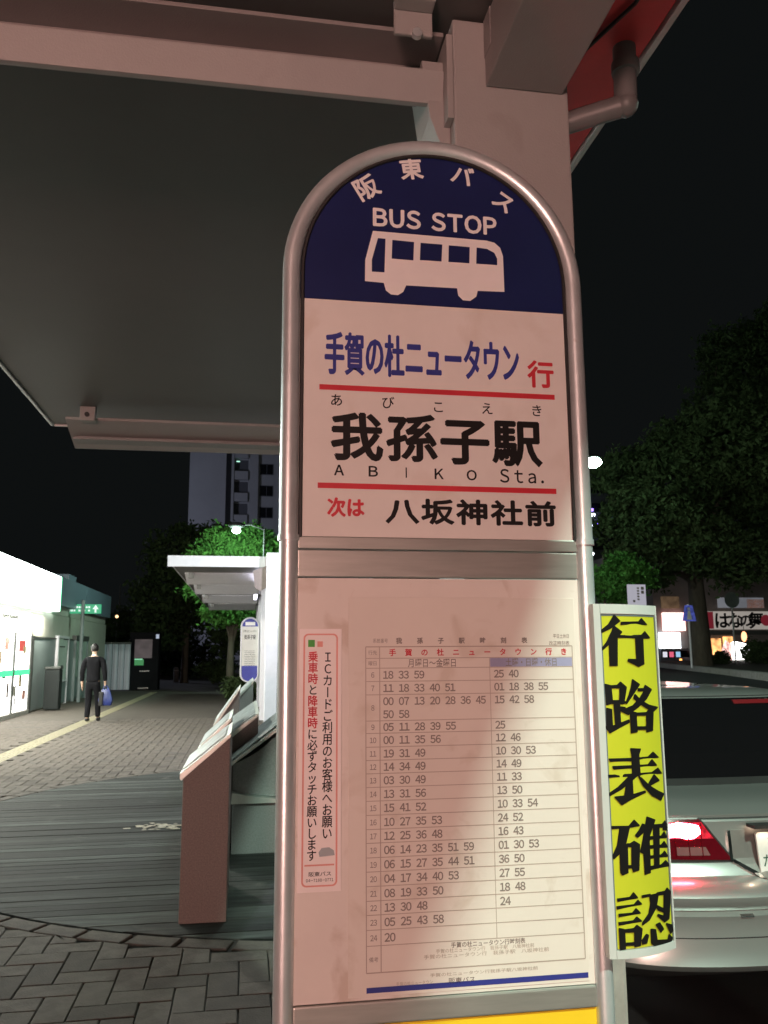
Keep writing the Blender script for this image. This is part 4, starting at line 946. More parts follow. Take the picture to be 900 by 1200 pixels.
# ================================================================== TREES
def tree(name, loc, h, trunk_r, blobs, nleaf, ls, lm, label, cat='tree', group=None, seed=1, limbs=6, trunk_h=None):
    rs = random.Random(seed); t = empty(name, loc, label, cat, group)
    th = trunk_h or h * .4
    mb = MB(); lean = rs.uniform(-.15, .15)
    mb.tube([(0, 0, -.1), (0, 0, .25), (lean * .3, 0, th * .5), (lean, 0, th), (lean * 1.2, .1, th + (h - th) * .5), (lean, 0, h * .93)], [trunk_r * 1.35, trunk_r, trunk_r * .85, trunk_r * .7, trunk_r * .35, .02], 12)
    mb.build('trunk', M['trunk'], t, smooth=True)
    for i in range(limbs):
        b_ = blobs[i % len(blobs)]; s0 = th * rs.uniform(.75, 1.1); e = Vector(b_[0]) + Vector([rs.uniform(-.3, .3) * b_[1] for _ in range(3)])
        p0 = Vector((lean, 0, s0)); mid = p0.lerp(e, .5) + Vector((0, 0, .08 * h * rs.uniform(-.3, 1)))
        MB().tube([p0, mid, e], [trunk_r * .4, trunk_r * .22, .015], 7).build('limb', M['trunk'], t, smooth=True)
    vs = []; fs = []; tot = sum(b_[1] ** 2 for b_ in blobs)
    for (c, r, *sq) in blobs:
        sq = sq[0] if sq else .8
        ncl = max(6, int(nleaf / 14 * r * r / tot))
        for _ in range(ncl):
            while True:
                d = Vector((rs.uniform(-1, 1), rs.uniform(-1, 1), rs.uniform(-1, 1)))
                if .12 < d.length < 1: break
            d = d.normalized() * (d.length ** .45) * rs.uniform(.80, 1.13)
            cc = Vector(c) + Vector((d.x * r, d.y * r, d.z * r * sq)); cr_ = ls * rs.uniform(1.2, 3.2)
            tw_ = Vector((rs.gauss(0, 1), rs.gauss(0, 1), rs.gauss(0, .5))).normalized()
            for _ in range(14):
                p = cc + tw_ * rs.uniform(-1, 1) * cr_ * 1.3 + Vector((rs.gauss(0, .5), rs.gauss(0, .5), rs.gauss(0, .35))) * cr_ * .6
                nrm = Vector((rs.gauss(0, 1), rs.gauss(0, 1), rs.gauss(.6, 1))).normalized(); u = nrm.orthogonal().normalized(); u = Matrix.Rotation(rs.uniform(0, 6.28), 3, nrm) @ u; w_ = nrm.cross(u)
                a = ls * rs.uniform(.6, 1.2); n0 = len(vs)
                vs += [tuple(p - u * a), tuple(p + w_ * a * .42), tuple(p + u * a), tuple(p - w_ * a * .42)]; fs.append((n0, n0 + 1, n0 + 2, n0 + 3))
    me = bpy.data.meshes.new('crown'); me.from_pydata(vs, [], fs); me.materials.append(M[lm]); link(bpy.data.objects.new('crown', me), t)
    return t
def cb(base, lst, Y):
    """crown clumps given by where they stand in the street: (px, py, radius, dy)"""
    o = []
    for px, py, r, dy in lst:
        p = at(px, py, 'Y', Y + dy); o.append(((p.x - base[0], p.y - base[1], p.z - base[2]), r))
    return o
# big dark trees at right
g0 = at(824, 785, 'Y', 36); base = (g0.x, g0.y, g0.z)
tree('street_tree', base, 11, .48, cb(base, [(790, 560, 2.6, 0), (860, 520, 2.8, -1), (765, 610, 1.9, -2), (880, 615, 2.4, 1), (820, 635, 1.7, -2), (755, 660, 1.5, -1), (900, 560, 2.8, 0), (735, 560, 1.5, 0), (865, 655, 1.5, -2), (730, 620, 1.5, 1), (795, 520, 1.5, 1)], 36), 62000, .16, 'leafdark', 'broad dark leafy tree with thick trunk behind the silver car', group=None, seed=4, trunk_h=4.2)
base = (g0.x + 4.6, 44, .8)
tree('street_tree', base, 15, .4, cb(base, [(880, 440, 2.8, 0), (850, 410, 1.6, 0), (900, 500, 3.4, 1), (860, 480, 2.6, -1), (925, 400, 3.0, 0), (820, 520, 1.8, 0), (950, 480, 3, 0), (890, 395, 1.4, 0)], 44), 42000, .18, 'leafdark', 'taller dark tree rising over the top of the broad one at right', seed=9)
g1 = at(712, 760, 'Y', 33); base = (g1.x, 33, .4)
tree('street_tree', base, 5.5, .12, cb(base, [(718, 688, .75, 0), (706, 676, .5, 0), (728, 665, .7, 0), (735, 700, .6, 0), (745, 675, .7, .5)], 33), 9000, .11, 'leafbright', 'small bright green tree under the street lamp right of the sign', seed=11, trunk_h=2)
# left trees
base = (-.6, 33.5, 0)
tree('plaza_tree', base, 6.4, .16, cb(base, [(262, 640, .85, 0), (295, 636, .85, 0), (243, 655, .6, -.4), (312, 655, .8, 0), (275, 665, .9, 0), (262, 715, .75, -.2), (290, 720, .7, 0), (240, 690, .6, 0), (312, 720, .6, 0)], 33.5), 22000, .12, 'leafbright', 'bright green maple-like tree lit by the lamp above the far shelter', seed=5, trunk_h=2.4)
base = (-3.2, 46, 0)
tree('plaza_tree', base, 9, .2, cb(base, [(215, 650, 2.0, 0), (200, 700, 2.0, 0), (235, 700, 2.2, 0), (190, 735, 1.6, 0), (250, 640, 1.6, 1)], 46), 16000, .17, 'leafdark', 'dark tree in shade left of the bright green one', seed=6)
base = (1.2, 44, 0)
tree('plaza_tree', base, 8, .2, cb(base, [(300, 660, 2.0, 0), (320, 700, 2.0, 0), (285, 700, 1.8, 0), (270, 745, 1.2, 0)], 44), 12000, .17, 'leafdark', 'dark tree directly behind the bright green one', seed=8)
base = (-9, 62, 0)
tree('plaza_tree', base, 7, .2, cb(base, [(150, 745, 2.4, 0), (125, 760, 2.0, 0), (175, 740, 2.2, 0), (195, 770, 2.4, 0), (225, 775, 2.0, 0)], 62), 14000, .2, 'leafdark', 'low dark tree spreading behind the vending kiosk and fence', seed=12, trunk_h=1.5)
def bush(px, py, Y, r, z, label, seed, lm='leafdark', n=3500):
    p = at(px, py, 'Y', Y); rs = random.Random(seed)
    tree('shrub', (p.x, Y, z), r * 1.2, .05, [((rs.uniform(-r, r) * .6, rs.uniform(-.3, .3), r * .55 + rs.uniform(0, .3)), r * rs.uniform(.5, .75)) for _ in range(4)], n, .09, lm, label, 'shrub', 'shrubs along the far kerb at right', seed, 3, r * .5)
bush(897, 775, 37, 1.0, .70, 'dark shrub at the right edge in front of the restaurant', 21)
bush(888, 786, 39, .5, .72, 'dark shrub in front of the white restaurant sign lamp', 22)
bush(846, 783, 38, .4, .72, 'small shrub between the thick trunk and the lamps', 23)
bush(700, 770, 36, 1.2, .6, 'shrub mostly hidden behind the yellow board', 24)
bush(283, 800, 27, .5, 0, 'low shrub on the plaza below the distant sign', 25, n=2500)
bush(250, 797, 44, .9, 0, 'low dark hedge shrub at the far end of the plaza', 26)

# ================================================================== FAR SIDE AT RIGHT: island, van, restaurant
def hz(Y): return .0
isl = MB(); isl.add([(20.7, 40, .80), (12, 70, 1.0), (60, 70, 1.0), (60, 14, .6), (17.3, 20, .42), (18.7, 28, .60)], [(0, 1, 2, 3, 4, 5)])
ob = isl.build('far_pavement', M['paver'] if False else farpave, None); tag(ob, kind='structure')
for v in ob.data.vertices: v.co.z += .10
ek = empty('far_kerb'); tag(ek, kind='structure')
pts = [Vector((17.3, 20, .42)), Vector((18.7, 28, .60)), Vector((20.7, 40, .80)), Vector((12, 70, 1.0))]
for a, b_ in zip(pts[:-1], pts[1:]):
    n = int((b_ - a).length / 1.0)
    for i in range(n):
        c0 = a.lerp(b_, i / n); c1 = a.lerp(b_, (i + .97) / n); s_ = Vector((.15, -.03, 0))
        MB().add([c0 - s_ + Vector((0, 0, -.3)), c1 - s_ + Vector((0, 0, -.3)), c1 + s_ + Vector((0, 0, -.3)), c0 + s_ + Vector((0, 0, -.3)), c0 - s_ + Vector((0, 0, .125)), c1 - s_ + Vector((0, 0, .125)), c1 + s_ + Vector((0, 0, .125)), c0 + s_ + Vector((0, 0, .125))], [(0, 1, 2, 3), (4, 7, 6, 5), (0, 4, 5, 1), (1, 5, 6, 2), (2, 6, 7, 3), (3, 7, 4, 0)]).build('kerb_stone', M['kerb'], ek)
YR = 52
def xr(px, py=740): return at(px, py, 'Y', YR).x
def zr_(py, px=850): return at(px, py, 'Y', YR).z
rest_ = empty('restaurant', (0, 0, 0), 'restaurant front with long white brush-lettered sign band and warm lit entrance', 'restaurant')
M['facade'] = mat('dim_facade', (.16, .14, .13), .8, var=.3, scale=.6)
MB().box(xr(770), xr(930), YR + .3, YR + 12, .5, zr_(640)).build('upper_wall', M['facade'], rest_)
sb = MB().box(xr(829), xr(925), YR - .1, YR + .28, zr_(737.5), zr_(716.5)).build('sign_band', emit('backlit_cream', (.62, .56, .50), .50, .12, .4), rest_)
ik = Ink(); zt_, zb_ = zr_(718), zr_(736); 
for ch, px_, w_ in (('は', 846, 1.2), ('な', 865, 1.15), ('の', 874, .95), ('舞', 886.5, 1.2)):
    ik.char(ch, xr(px_ if ch != 'な' else 862), (zt_ + zb_) / 2, w_, w_ * .95, .02, bold=.012)
ik.build('brush_lettering', M['black'], sb, YR - .104)
ik = Ink(); c_ = (xr(897.5), (zt_ + zb_) / 2); ik.poly([(c_[0] + .38 * math.cos(a), c_[1] + .38 * math.sin(a)) for a in [2 * math.pi * i / 24 for i in range(24)]])
ik2 = Ink(); ik2.rect(xr(829), xr(836), zb_ - .05, zt_ + .05); ik2.build('red_end_panel', emit('dim_red_end', (.35, .03, .05), .35), sb, YR - .105)
ik.build('red_emblem', emit('dim_red_print', (.35, .03, .05), .35), sb, YR - .105)
warm = emit('warm_interior', (1, .45, .16), 1.6, .75, 1.5)
MB().box(xr(832), xr(845), YR + .1, YR + .28, zr_(779), zr_(748)).build('lit_doorway', warm, rest_)
MB().box(xr(849), xr(859), YR + .1, YR + .28, zr_(779), zr_(746)).build('lit_doorway', warm, rest_)
MB().box(xr(831), xr(900), YR - .02, YR + .1, zr_(744), zr_(739)).build('awning', M['darkframe'], rest_)
MB().box(xr(779), xr(803), YR - .1, YR + .28, zr_(739), zr_(718)).build('pink_lightbox', emit('pink_white_box', (1, .55, .50), 3.0, .3, 1.2), rest_)
MB().box(xr(773), xr(795), YR - .2, YR + .2, zr_(761), zr_(741)).build('white_lightbox', emit('blue_white_box', (.85, .92, 1), 5), rest_)
MB().box(xr(846), xr(900), YR + .2, YR + .32, zr_(712), zr_(700)).build('upper_window_band', emit('pale_window_band', (.5, .52, .58), .30, .3, .5), rest_)
MB().box(xr(779), xr(800), YR + .2, YR + .3, zr_(713), zr_(699)).build('upper_window', emit('tan_window', (.5, .32, .18), .16, .4), rest_)
MB().box(xr(880), xr(900), YR + .2, YR + .3, zr_(712), zr_(702)).build('upper_window', emit('tan_window', (.55, .22, .12), .18, .4), rest_)
wb = at(869, 763, 'Y', 46)
t = empty('lit_menu_board', (wb.x, 46, 0), 'glaring white lit menu board in front of the restaurant', 'light box')
p0 = at(859, 752, 'Y', 46); p1 = at(879, 773, 'Y', 46)
MB().prism([(p0.x - wb.x, p1.z), (p1.x - wb.x, p1.z + .03), (p1.x - wb.x, p0.z - .15), (p0.x - wb.x + .15, p0.z), (p0.x - wb.x, p0.z - .05)], 0, .2, 'Y').build('lit_face', emit('glare_white', (1, .98, .95), 8), t)
MB().box(-.5, .5, .05, .15, .7, p1.z).build('stand', M['darkframe'], t)
p0 = at(872, 746, 'Y', 47)
t = empty('paper_lantern', (p0.x, 47, 0), 'glowing orange paper lantern above the white menu board', 'lantern')
MB().sphere((0, 0, p0.z), .2, 12, 10, (.8, .8, 1.6)).build('lantern_body', emit('orange_paper', (1, .38, .18), 3), t, smooth=True); MB().tube([(0, .0, p0.z + .3), (0, .0, p0.z + 1.2)], .02, 6).build('cord', M['darkframe'], t)
p0 = at(898, 765, 'Y', 46)
t = empty('lantern', (p0.x, 46, 0), 'violet white lamp at the right edge of the picture', 'lamp')
MB().sphere((0, 0, p0.z), .16, 12, 8).build('globe', emit('violet_glow', (.8, .75, 1), 10), t, smooth=True); MB().tube([(0, .1, .7), (0, .1, p0.z)], .03, 6).build('post', M['darkframe'], t)
# leaning red and white banner
p0 = at(852, 765, 'Y', 45)
t = empty('promotional_banner', (p0.x, 45, 0), 'leaning red and white banner beside the white menu board', 'banner')
q0, q1, q2, q3 = [at(*p, 'Y', 45) for p in ((846, 762), (857, 778), (858, 756), (850, 750))]
MB().prism([(q.x - p0.x, q.z) for q in (q0, q1, q2, q3)], 0, .03, 'Y').build('cloth', emit('lit_banner', (1, .55, .5), 1.6, .7, 4), t)
MB().tube([(.2, .05, .7), (.2, .05, q3.z + .1)], .02, 6).build('pole', M['alu'], t)
# road sign: blue triangle and poles
def roadsign(px, pyt, pyb, Y, label, kind):
    p = at(px, pyt, 'Y', Y); b_ = at(px + 2, pyb, 'Y', Y); t = empty('road_sign', (p.x, Y, 0), label, 'road sign')
    MB().tube([(0, 0, b_.z), (0, 0, p.z + .3)], .045, 8).build('post', M['shelterwhite'] if kind != 'disc' else M['alu'], t, smooth=True)
    if kind == 'blue':
        w_ = .33; MB().prism([(-w_, p.z - .45), (w_, p.z - .45), (w_ * .55, p.z + .25), (-w_ * .55, p.z + .25)], -.06, -.045, 'Y').build('sign_face', emit('blue_sign', (.10, .13, .55), .5, .6, 9), t)
        k_ = Ink(); k_.poly([(-.12, p.z - .38), (.12, p.z - .38), (.05, p.z + .02), (-.05, p.z + .02)]); k_.poly([(-.06 + 0, p.z + .05), (.06, p.z + .05), (.06, p.z + .15), (-.06, p.z + .15)]); k_.build('walking_figure', M['white'], t, -.064)
    if kind == 'disc':
        MB().tube([(0, -.06, p.z), (0, -.045, p.z)], .42, 24).build('sign_disc', mat('disc_back', (.25, .33, .29), .5), t)
    return t
roadsign(806.5, 716, 783, 34.5, 'blue pedestrian crossing sign on a white post left of the thick trunk', 'blue')
roadsign(857, 703, 784, 40, 'round sign seen from behind on a grey post in front of the restaurant', 'disc')
p0 = at(746, 699, 'Y', 28); w_ = at(757, 699, 'Y', 28).x - at(735.5, 699, 'Y', 28).x; zt_ = at(746, 685, 'Y', 28).z; zb_ = at(746, 714, 'Y', 28).z
t = empty('parking_sign', (p0.x, 28, 0), 'small white sign plate with dark print above the yellow board', 'sign')
MB().box(-w_ / 2, w_ / 2, -.02, 0, zb_, zt_).build('sign_plate', emit('lit_white_plate', (.8, .78, .9), .45), t); MB().tube([(0, .04, .3), (0, .04, zt_ - .1)], .04, 8).build('post', M['alu'], t)
k_ = Ink()
for i in range(5): k_.rect(w_ * .02, w_ * .14, zt_ - .16 - i * .10, zt_ - .10 - i * .10)
for i in range(2): k_.rect(w_ * .24, w_ * .40, zt_ - .19 - i * .14, zt_ - .08 - i * .14)
k_.rect(-w_ * .22, -w_ * .10, zb_ + .25, zb_ + .33)
tag(k_.build('dark_print', M['grey_ink'], t, -.024), kind='stuff')
# van
vp = at(794, 781, 'Y', 47)
t = empty('parked_van', (vp.x, 47, vp.z + 0), 'dark box-shaped van parked beyond the thick trunk, seen from behind the yellow board', 'van')
def vb(px, py): p = at(px, py, 'Y', 47); return p.x - vp.x, p.z - vp.z
x0, z1 = vb(774, 760); x1, z0 = vb(813, 783); xm_, _ = vb(799, 770)
MB().prism([(x0, z0 + .1), (x1, z0 + .1), (x1, z0 + .45), (xm_ + .75, z0 + .5), (xm_ + .62, z1 - .05), (xm_ + .5, z1), (x0, z1)], 0, 3.6, 'Y').build('body', mat('van_paint', (.13, .14, .16), .3, .3, coat=.6), t, bevel=.05, smooth=True)
MB().box(xm_ - .1, xm_ + .5, -.02, -.002, z0 + .65, z1 - .12).build('rear_window', M['carglass'], t); MB().box(x0 + .1, xm_ - .2, -.02, -.002, z0 + .6, z1 - .15).build('side_window', M['carglass'], t)
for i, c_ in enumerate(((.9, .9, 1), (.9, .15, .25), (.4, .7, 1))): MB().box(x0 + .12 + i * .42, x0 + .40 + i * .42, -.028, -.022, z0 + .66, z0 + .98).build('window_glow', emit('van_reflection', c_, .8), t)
MB().box(xm_ - .16, xm_ - .02, -.04, -.002, z0 + .42, z0 + .56).build('tail_lamp', emit('amber_lamp', (1, .4, .1), 3), t)
MB().box(xm_ - .05, x1, -.06, -.002, z0 + .12, z0 + .38).build('bumper', M['car'], t, bevel=.03)
for yy in (.6, 2.9):
    w2 = MB().tube([(x0 - .02, yy, z0 + .08), (x0 + .18, yy, z0 + .08)], .3, 20).build('wheel', M['rubber'], t); MB().tube([(x0 - .04, yy, z0 + .08), (x0 - .021, yy, z0 + .08)], .17, 16).build('rim', M['alu'], w2)
# dark building with violet illumination behind the sign's right edge
t = empty('office_block', (0, 0, 0), 'dark office block with violet neon seen beside the sign and lamp', 'office building')
YB = 70
def xb_(px): return at(px, 640, 'Y', YB).x
def zb_f(py): return at(700, py, 'Y', YB).z
MB().box(xb_(640), xb_(724), YB, YB + 10, 0, zb_f(552)).build('wall', mat('office_wall', (.10, .11, .11), .7), t)
for i in range(6):
    w_ = MB().box(xb_(650), xb_(718), YB - .06, YB - .002, zb_f(578 + i * 22), zb_f(568 + i * 22)).build('window', M['glassdark'], t)
vg = emit('violet_neon', (.25, .15, 1), 5); wg = emit('white_neon', (.8, .85, 1), 7)
for (ax, ay, bx, by, mm) in ((690, 596, 695, 599, vg), (692, 602, 697, 605, wg), (694, 613.5, 701, 617, vg), (691.5, 615, 696, 618, wg), (712, 605, 717, 607, emit('blue_neon', (.1, .2, .8), .8)), (696, 627, 701, 628, emit('blue_neon', (.2, .3, .9), .5))):
    p0 = at(ax, ay, 'Y', YB - .3); p1 = at(bx, by, 'Y', YB - .3); MB().box(p0.x, p1.x, YB - .4, YB - .25, p1.z, p0.z).build('neon_tube', mm, t)
lw_ = emit('dim_white_outline', (.7, .7, .75), .35)
p0 = at(696, 676, 'Y', YB - .2); p1 = at(698, 688, 'Y', YB - .2); p2 = at(702.5, 688, 'Y', YB - .2)
MB().prism([(p0.x, p0.z), (p0.x + .07, p0.z), (p0.x + .07, p2.z + .07), (p2.x, p2.z + .07), (p2.x, p2.z), (p0.x, p2.z)], YB - .2, YB - .15, 'Y').build('light_outline', lw_, t)

# ================================================================== SILVER CAR
car = empty('silver_car', (2.14, 3.0, -.15), 'silver saloon car waiting with its brake lights lit at the right edge', 'car')
# rows: (z above pavement, rear y, half width, corner length, front y)   (z converted to the car's own height below)
rows_ = [(.385, .03, .85, .55, 4.46), (.40, -.02, .862, .55, 4.48), (.425, -.045, .87, .55, 4.48), (.45, -.035, .87, .55, 4.48), (.50, -.02, .87, .5, 4.5), (.565, -.02, .872, .5, 4.5), (.590, -.028, .872, .5, 4.5), (.603, -.005, .872, .5, 4.5), (.625, -.03, .875, .5, 4.5), (.655, -.035, .875, .5, 4.5), (.685, -.01, .875, .5, 4.48), (.705, .07, .872, .52, 4.46), (.75, .10, .87, .52, 4.44), (.86, .11, .865, .5, 4.38), (.895, .105, .86, .48, 4.30), (.908, .115, .858, .48, 4.22), (.918, .112, .855, .48, 4.1), (.942, .17, .84, .45, 3.9), (.962, .26, .81, .42, 3.7), (.974, .40, .77, .40, 3.45)]
roof_ = [(.980, .46, .745, .30, 3.30), (1.10, .53, .69, .28, 3.0), (1.22, .62, .63, .26, 2.7), (1.32, .72, .575, .26, 2.45), (1.345, .78, .55, .26, 2.36), (1.357, .95, .50, .26, 2.2), (1.347, 1.5, .30, .2, 1.9)]
under_ = [(.20, .50, .74, .50, 4.0), (.30, .24, .80, .55, 4.30), (.384, .05, .845, .55, 4.42)]
NC = 20
def plan(row):
    z, yr, hw_, cl, yf = row; pts = []
    nP = 3.2
    xs = [math.sin(math.pi / 2 * i / NC) for i in range(NC + 1)]
    rear = [(hw_ * s_, yr + cl * .75 * (1 - (1 - s_ ** nP) ** (1 / nP)) + .035 * s_ * s_) for s_ in xs]
    side = [(hw_, rear[-1][1] + (yf - .5 - rear[-1][1]) * t_) for t_ in (.25, .5, .75)]
    front = [(hw_ * s_, yf - .5 * (1 - (1 - s_ ** nP) ** (1 / nP)) - .05 * s_ * s_) for s_ in xs[::-1]]
    half = rear + side + front
    return [(p[0], p[1], z) for p in half] + [(-p[0], p[1], z) for p in half[::-1][1:-1]]
def loft(rw):
    vs = []; fs = []; n = None
    for r_w in rw: p = plan(r_w); n = len(p); vs += p
    for i in range(len(rw) - 1):
        for j in range(n): fs.append((i * n + j, i * n + (j + 1) % n, (i + 1) * n + (j + 1) % n, (i + 1) * n + j))
    return vs, fs, n
vs, fs, n = loft(rows_ + roof_)
cz = .15
vs = [(v[0], v[1], v[2] + cz) for v in vs]
fs.append(tuple(range(n - 1, -1, -1))); fs.append(tuple(range(len(vs) - n, len(vs))))
o = MB().add(vs, fs).build('body', M['car'], car, smooth=True)
vs, fs, n = loft(under_); fs.append(tuple(range(n - 1, -1, -1))); fs.append(tuple(range(len(vs) - n, len(vs))))
MB().add([(v[0], v[1], v[2] + cz) for v in vs], fs).build('undertray', M['rubber'], car, smooth=True)
def rear_y(x, z):
    for a, b_ in zip((rows_ + roof_)[:-1], (rows_ + roof_)[1:]):
        if a[0] <= z <= b_[0]:
            t_ = (z - a[0]) / (b_[0] - a[0]); r_w = [a[i] * (1 - t_) + b_[i] * t_ for i in range(5)]
            s_ = min(1, abs(x) / r_w[2]); return r_w[1] + r_w[3] * .75 * (1 - (1 - s_ ** 3.2) ** (1 / 3.2)) + .035 * s_ * s_
    return 1.0
def patch(name, poly, mt, off, parent=car, nx=26, nz=10):
    """polygon in (x, z) pressed on the tail of the car, with thickness"""
    bm = bmesh.new(); f = bm.faces.new([bm.verts.new((p[0], 0, p[1])) for p in poly])
    xs = [p[0] for p in poly]; zs_ = [p[1] for p in poly]
    for i in range(1, nx):
        x = min(xs) + (max(xs) - min(xs)) * i / nx; bmesh.ops.bisect_plane(bm, geom=bm.verts[:] + bm.edges[:] + bm.faces[:], plane_co=(x, 0, 0), plane_no=(1, 0, 0))
    for i in range(1, nz):
        z = min(zs_) + (max(zs_) - min(zs_)) * i / nz; bmesh.ops.bisect_plane(bm, geom=bm.verts[:] + bm.edges[:] + bm.faces[:], plane_co=(0, 0, z), plane_no=(0, 0, 1))
    for v in bm.verts: v.co.y = rear_y(v.co.x, v.co.z) - off
    g_e = bmesh.ops.extrude_face_region(bm, geom=bm.faces[:])
    for v in g_e['geom']:
        if isinstance(v, bmesh.types.BMVert): v.co.y += off + .008
    bmesh.ops.recalc_face_normals(bm, faces=bm.faces)
    for v in bm.verts: v.co.z += cz
    me = bpy.data.meshes.new(name); bm.to_mesh(me); bm.free(); me.materials.append(mt); return link(bpy.data.objects.new(name, me), parent)
def cp(px, py, yy=3.1): p = at(px, py, 'Y', yy); return p.x - 2.14, p.z
for sgn in (-1, 1):
    tlp = [cp(822, 959.5), cp(858, 1006)]; xi1, xi2 = tlp[0][0], tlp[1][0]; zt_, zb_ = .905, .757
    poly = [(-.845, zb_ + .01), (xi2, zb_), (xi1, zt_), (-.83, zt_)]
    if sgn > 0: poly = [(-p[0], p[1]) for p in poly][::-1]
    L = patch('tail_light', poly, M['lens'], .010)
    a0, a1 = cp(783, 966), cp(812, 983); a2 = cp(826, 980)
    gl_ = [(-.80, .835), (xi1 + .05, .835), (xi1 + .004, .895), (-.78, .895)]
    if sgn > 0: gl_ = [(-p[0], p[1]) for p in gl_][::-1]
    patch('glowing_reflector', gl_, M['brake_red'], .0115, L, 20, 6)
    rt = random.Random(5); top_ = [(-.62 + i * .028 , a0[1] - rt.uniform(0, .007)) for i in range(9)]; bot_ = [(p[0] + .004, a1[1] + rt.uniform(-.006, .006)) for p in top_]
    bp_ = bot_ + [(top_[-1][0] + .035, a1[1] + .016), (top_[-1][0] + .022, a0[1] - .012)] + top_[::-1]
    bp_ = [(p[0] + (a1[0] + .01 - top_[-1][0]), p[1]) for p in bp_]
    if sgn > 0: bp_ = [(-p[0], p[1]) for p in bp_][::-1]
    patch('brake_bulb', bp_, M['brake'], .0125, L, 14, 6)
    for i_ in range(7):
        xr_b = -.70 + i_ * .05 ; rb = [(xr_b, .77), (xr_b + .0035, .77), (xr_b + .0035, .893), (xr_b, .893)]
        if xr_b > xi1 + .02: rb = [(q_[0], min(q_[1], .84)) for q_ in rb]
        if sgn > 0: rb = [(-q_[0], q_[1]) for q_ in rb][::-1]
        patch('lens_rib', rb, M['lens'], .0145, L, 2, 4)
    rv_ = [(xi1 - .10, .775), (xi1 + .03, .775), (xi1 + .015, .805), (xi1 - .10, .805)]
    if sgn > 0: rv_ = [(-q_[0], q_[1]) for q_ in rv_][::-1]
    patch('reversing_lens', rv_, M['smoked'], .0125, L, 4, 2)
    sl_ = [(-.845, zb_ - .004), (xi2 + .012, zb_ - .004), (xi1 + .006, zt_ + .004), (xi1 - .002, zt_ + .001), (xi2 - .002, zb_ + .001), (-.845, zb_ + .004)]
    if sgn > 0: sl_ = [(-q_[0], q_[1]) for q_ in sl_][::-1]
    patch('lens_seal', sl_, M['rubber'], .006, L, 12, 6)
patch('window_seal', [(-.685, .978), (.685, .978), (.575, 1.334), (-.575, 1.334)], M['rubber'], .003, nx=30, nz=12)
patch('rear_window', [(-.67, .986), (.67, .986), (.56, 1.325), (-.56, 1.325)], M['carglass'], .006, nx=30, nz=12)
patch('high_brake_light', [(.14, 1.300), (.44, 1.300), (.44, 1.317), (.14, 1.317)], M['brake_dim'], .011, nx=8, nz=2)
# shut lines as dark strips sunk between panels
patch('shut_line', [(xi1 + .01, .903), (-xi1 - .01, .903), (-xi1 - .01, .908), (xi1 + .01, .908)], M['rubber'], .003, nx=30, nz=2)
patch('bumper_gap', [(-.80, .748), (xi2 + .02, .748), (xi2 + .02, .753), (-.80, .753)], M['rubber'], .004, nx=16, nz=2)
patch('bumper_gap', [(-.84, .513), (.84, .513), (.84, .516), (-.84, .516)], M['rubber'], .002, nx=30, nz=2)
pr = cp(857, 978)[0]
rec = patch('plate_recess', [(pr, .862), (-pr, .862), (-pr, .72), (-pr - .10, .70), (pr + .10, .70), (pr, .755)], mat('recess_paint', (.25, .25, .24), .4, .4), .004, nx=20, nz=8)
patch('recess_trim', [(pr - .012, .862), (pr, .862), (pr, .755), (pr - .012, .755)], M['chrome'], .010, nx=2, nz=6)
patch('recess_trim', [(pr - .006, .752), (pr + .004, .760), (pr + .10, .706), (pr + .10, .698), (pr + .075, .702)], M['chrome'], .011, nx=6, nz=4)
q0 = cp(884, 976, 3.08); plt = MB()
pl0, pl1 = q0[0], -q0[0]; 
o = MB().prism([(pl0, .853), (pl0 + .012, .705), (pl0 + .02, .70), (-pl0 - .012, .70), (-pl0, .708), (-pl0, .85), (-pl0 - .008, .857), (pl0 + .008, .857)][::-1], .072, .082, 'Y').build('number_plate', M['plateglow'], car, bevel=.002); o.location = (0, 0, cz)
ik = Ink(); ik.char('た', pl0 + .045, .755, .05, .05, .01); ik.char('柏', pl0 + .07, .825, .045, .045, .01); ik.build('plate_lettering', mat('plate_green', (.02, .08, .05), .4), o, .0715)
l = bpy.data.lights.new('plate_lamp', 'POINT'); l.energy = .12; l.color = (1, .72, .5); l.shadow_soft_size = .01
lo = bpy.data.objects.new('plate_lamp', l); link(lo, car); lo.location = (pl0 + .03, .05, .872 + cz)
MB().box(pl0 - .02, pl0 + .08, .045, .10, .876, .888).build('plate_lamp_cover', M['rubber'], car).location = (0, 0, cz)
patch('reflector', [(cp(868, 1063, 2.98)[0], .586), (cp(868, 1063, 2.98)[0] + .05, .586), (cp(868, 1063, 2.98)[0] + .05, .596), (cp(868, 1063, 2.98)[0], .596)], M['chrome'], .004, nx=3, nz=2)
for sx_ in (-1, 1):
    for yy in (.95, 3.6):
        w2 = MB().tube([(sx_ * .66, yy, .31), (sx_ * .70, yy, .31), (sx_ * .84, yy, .31), (sx_ * .865, yy, .31)], [.29, .31, .31, .285], 28).build('wheel', M['rubber'], car, smooth=True)
        MB().tube([(sx_ * .866, yy, .31), (sx_ * .872, yy, .31)], .21, 20).build('rim', M['alu'], w2, smooth=True)
    MB().prism([(sx_ * .745 , 1.09), (sx_ * .60, 1.33)] if False else [(.85, 1.0), (2.85, 1.0), (2.5, 1.28), (1.05, 1.28)], sx_ * .60, sx_ * .735, 'X').build('side_window', M['carglass'], car).location = (0, 0, cz)
    MB().box(sx_ * .84 if sx_ > 0 else -1.0, 1.0 if sx_ > 0 else -.84, 2.55, 2.75, 1.0, 1.13).build('door_mirror', M['car'], car, bevel=.03).location = (0, 0, cz)

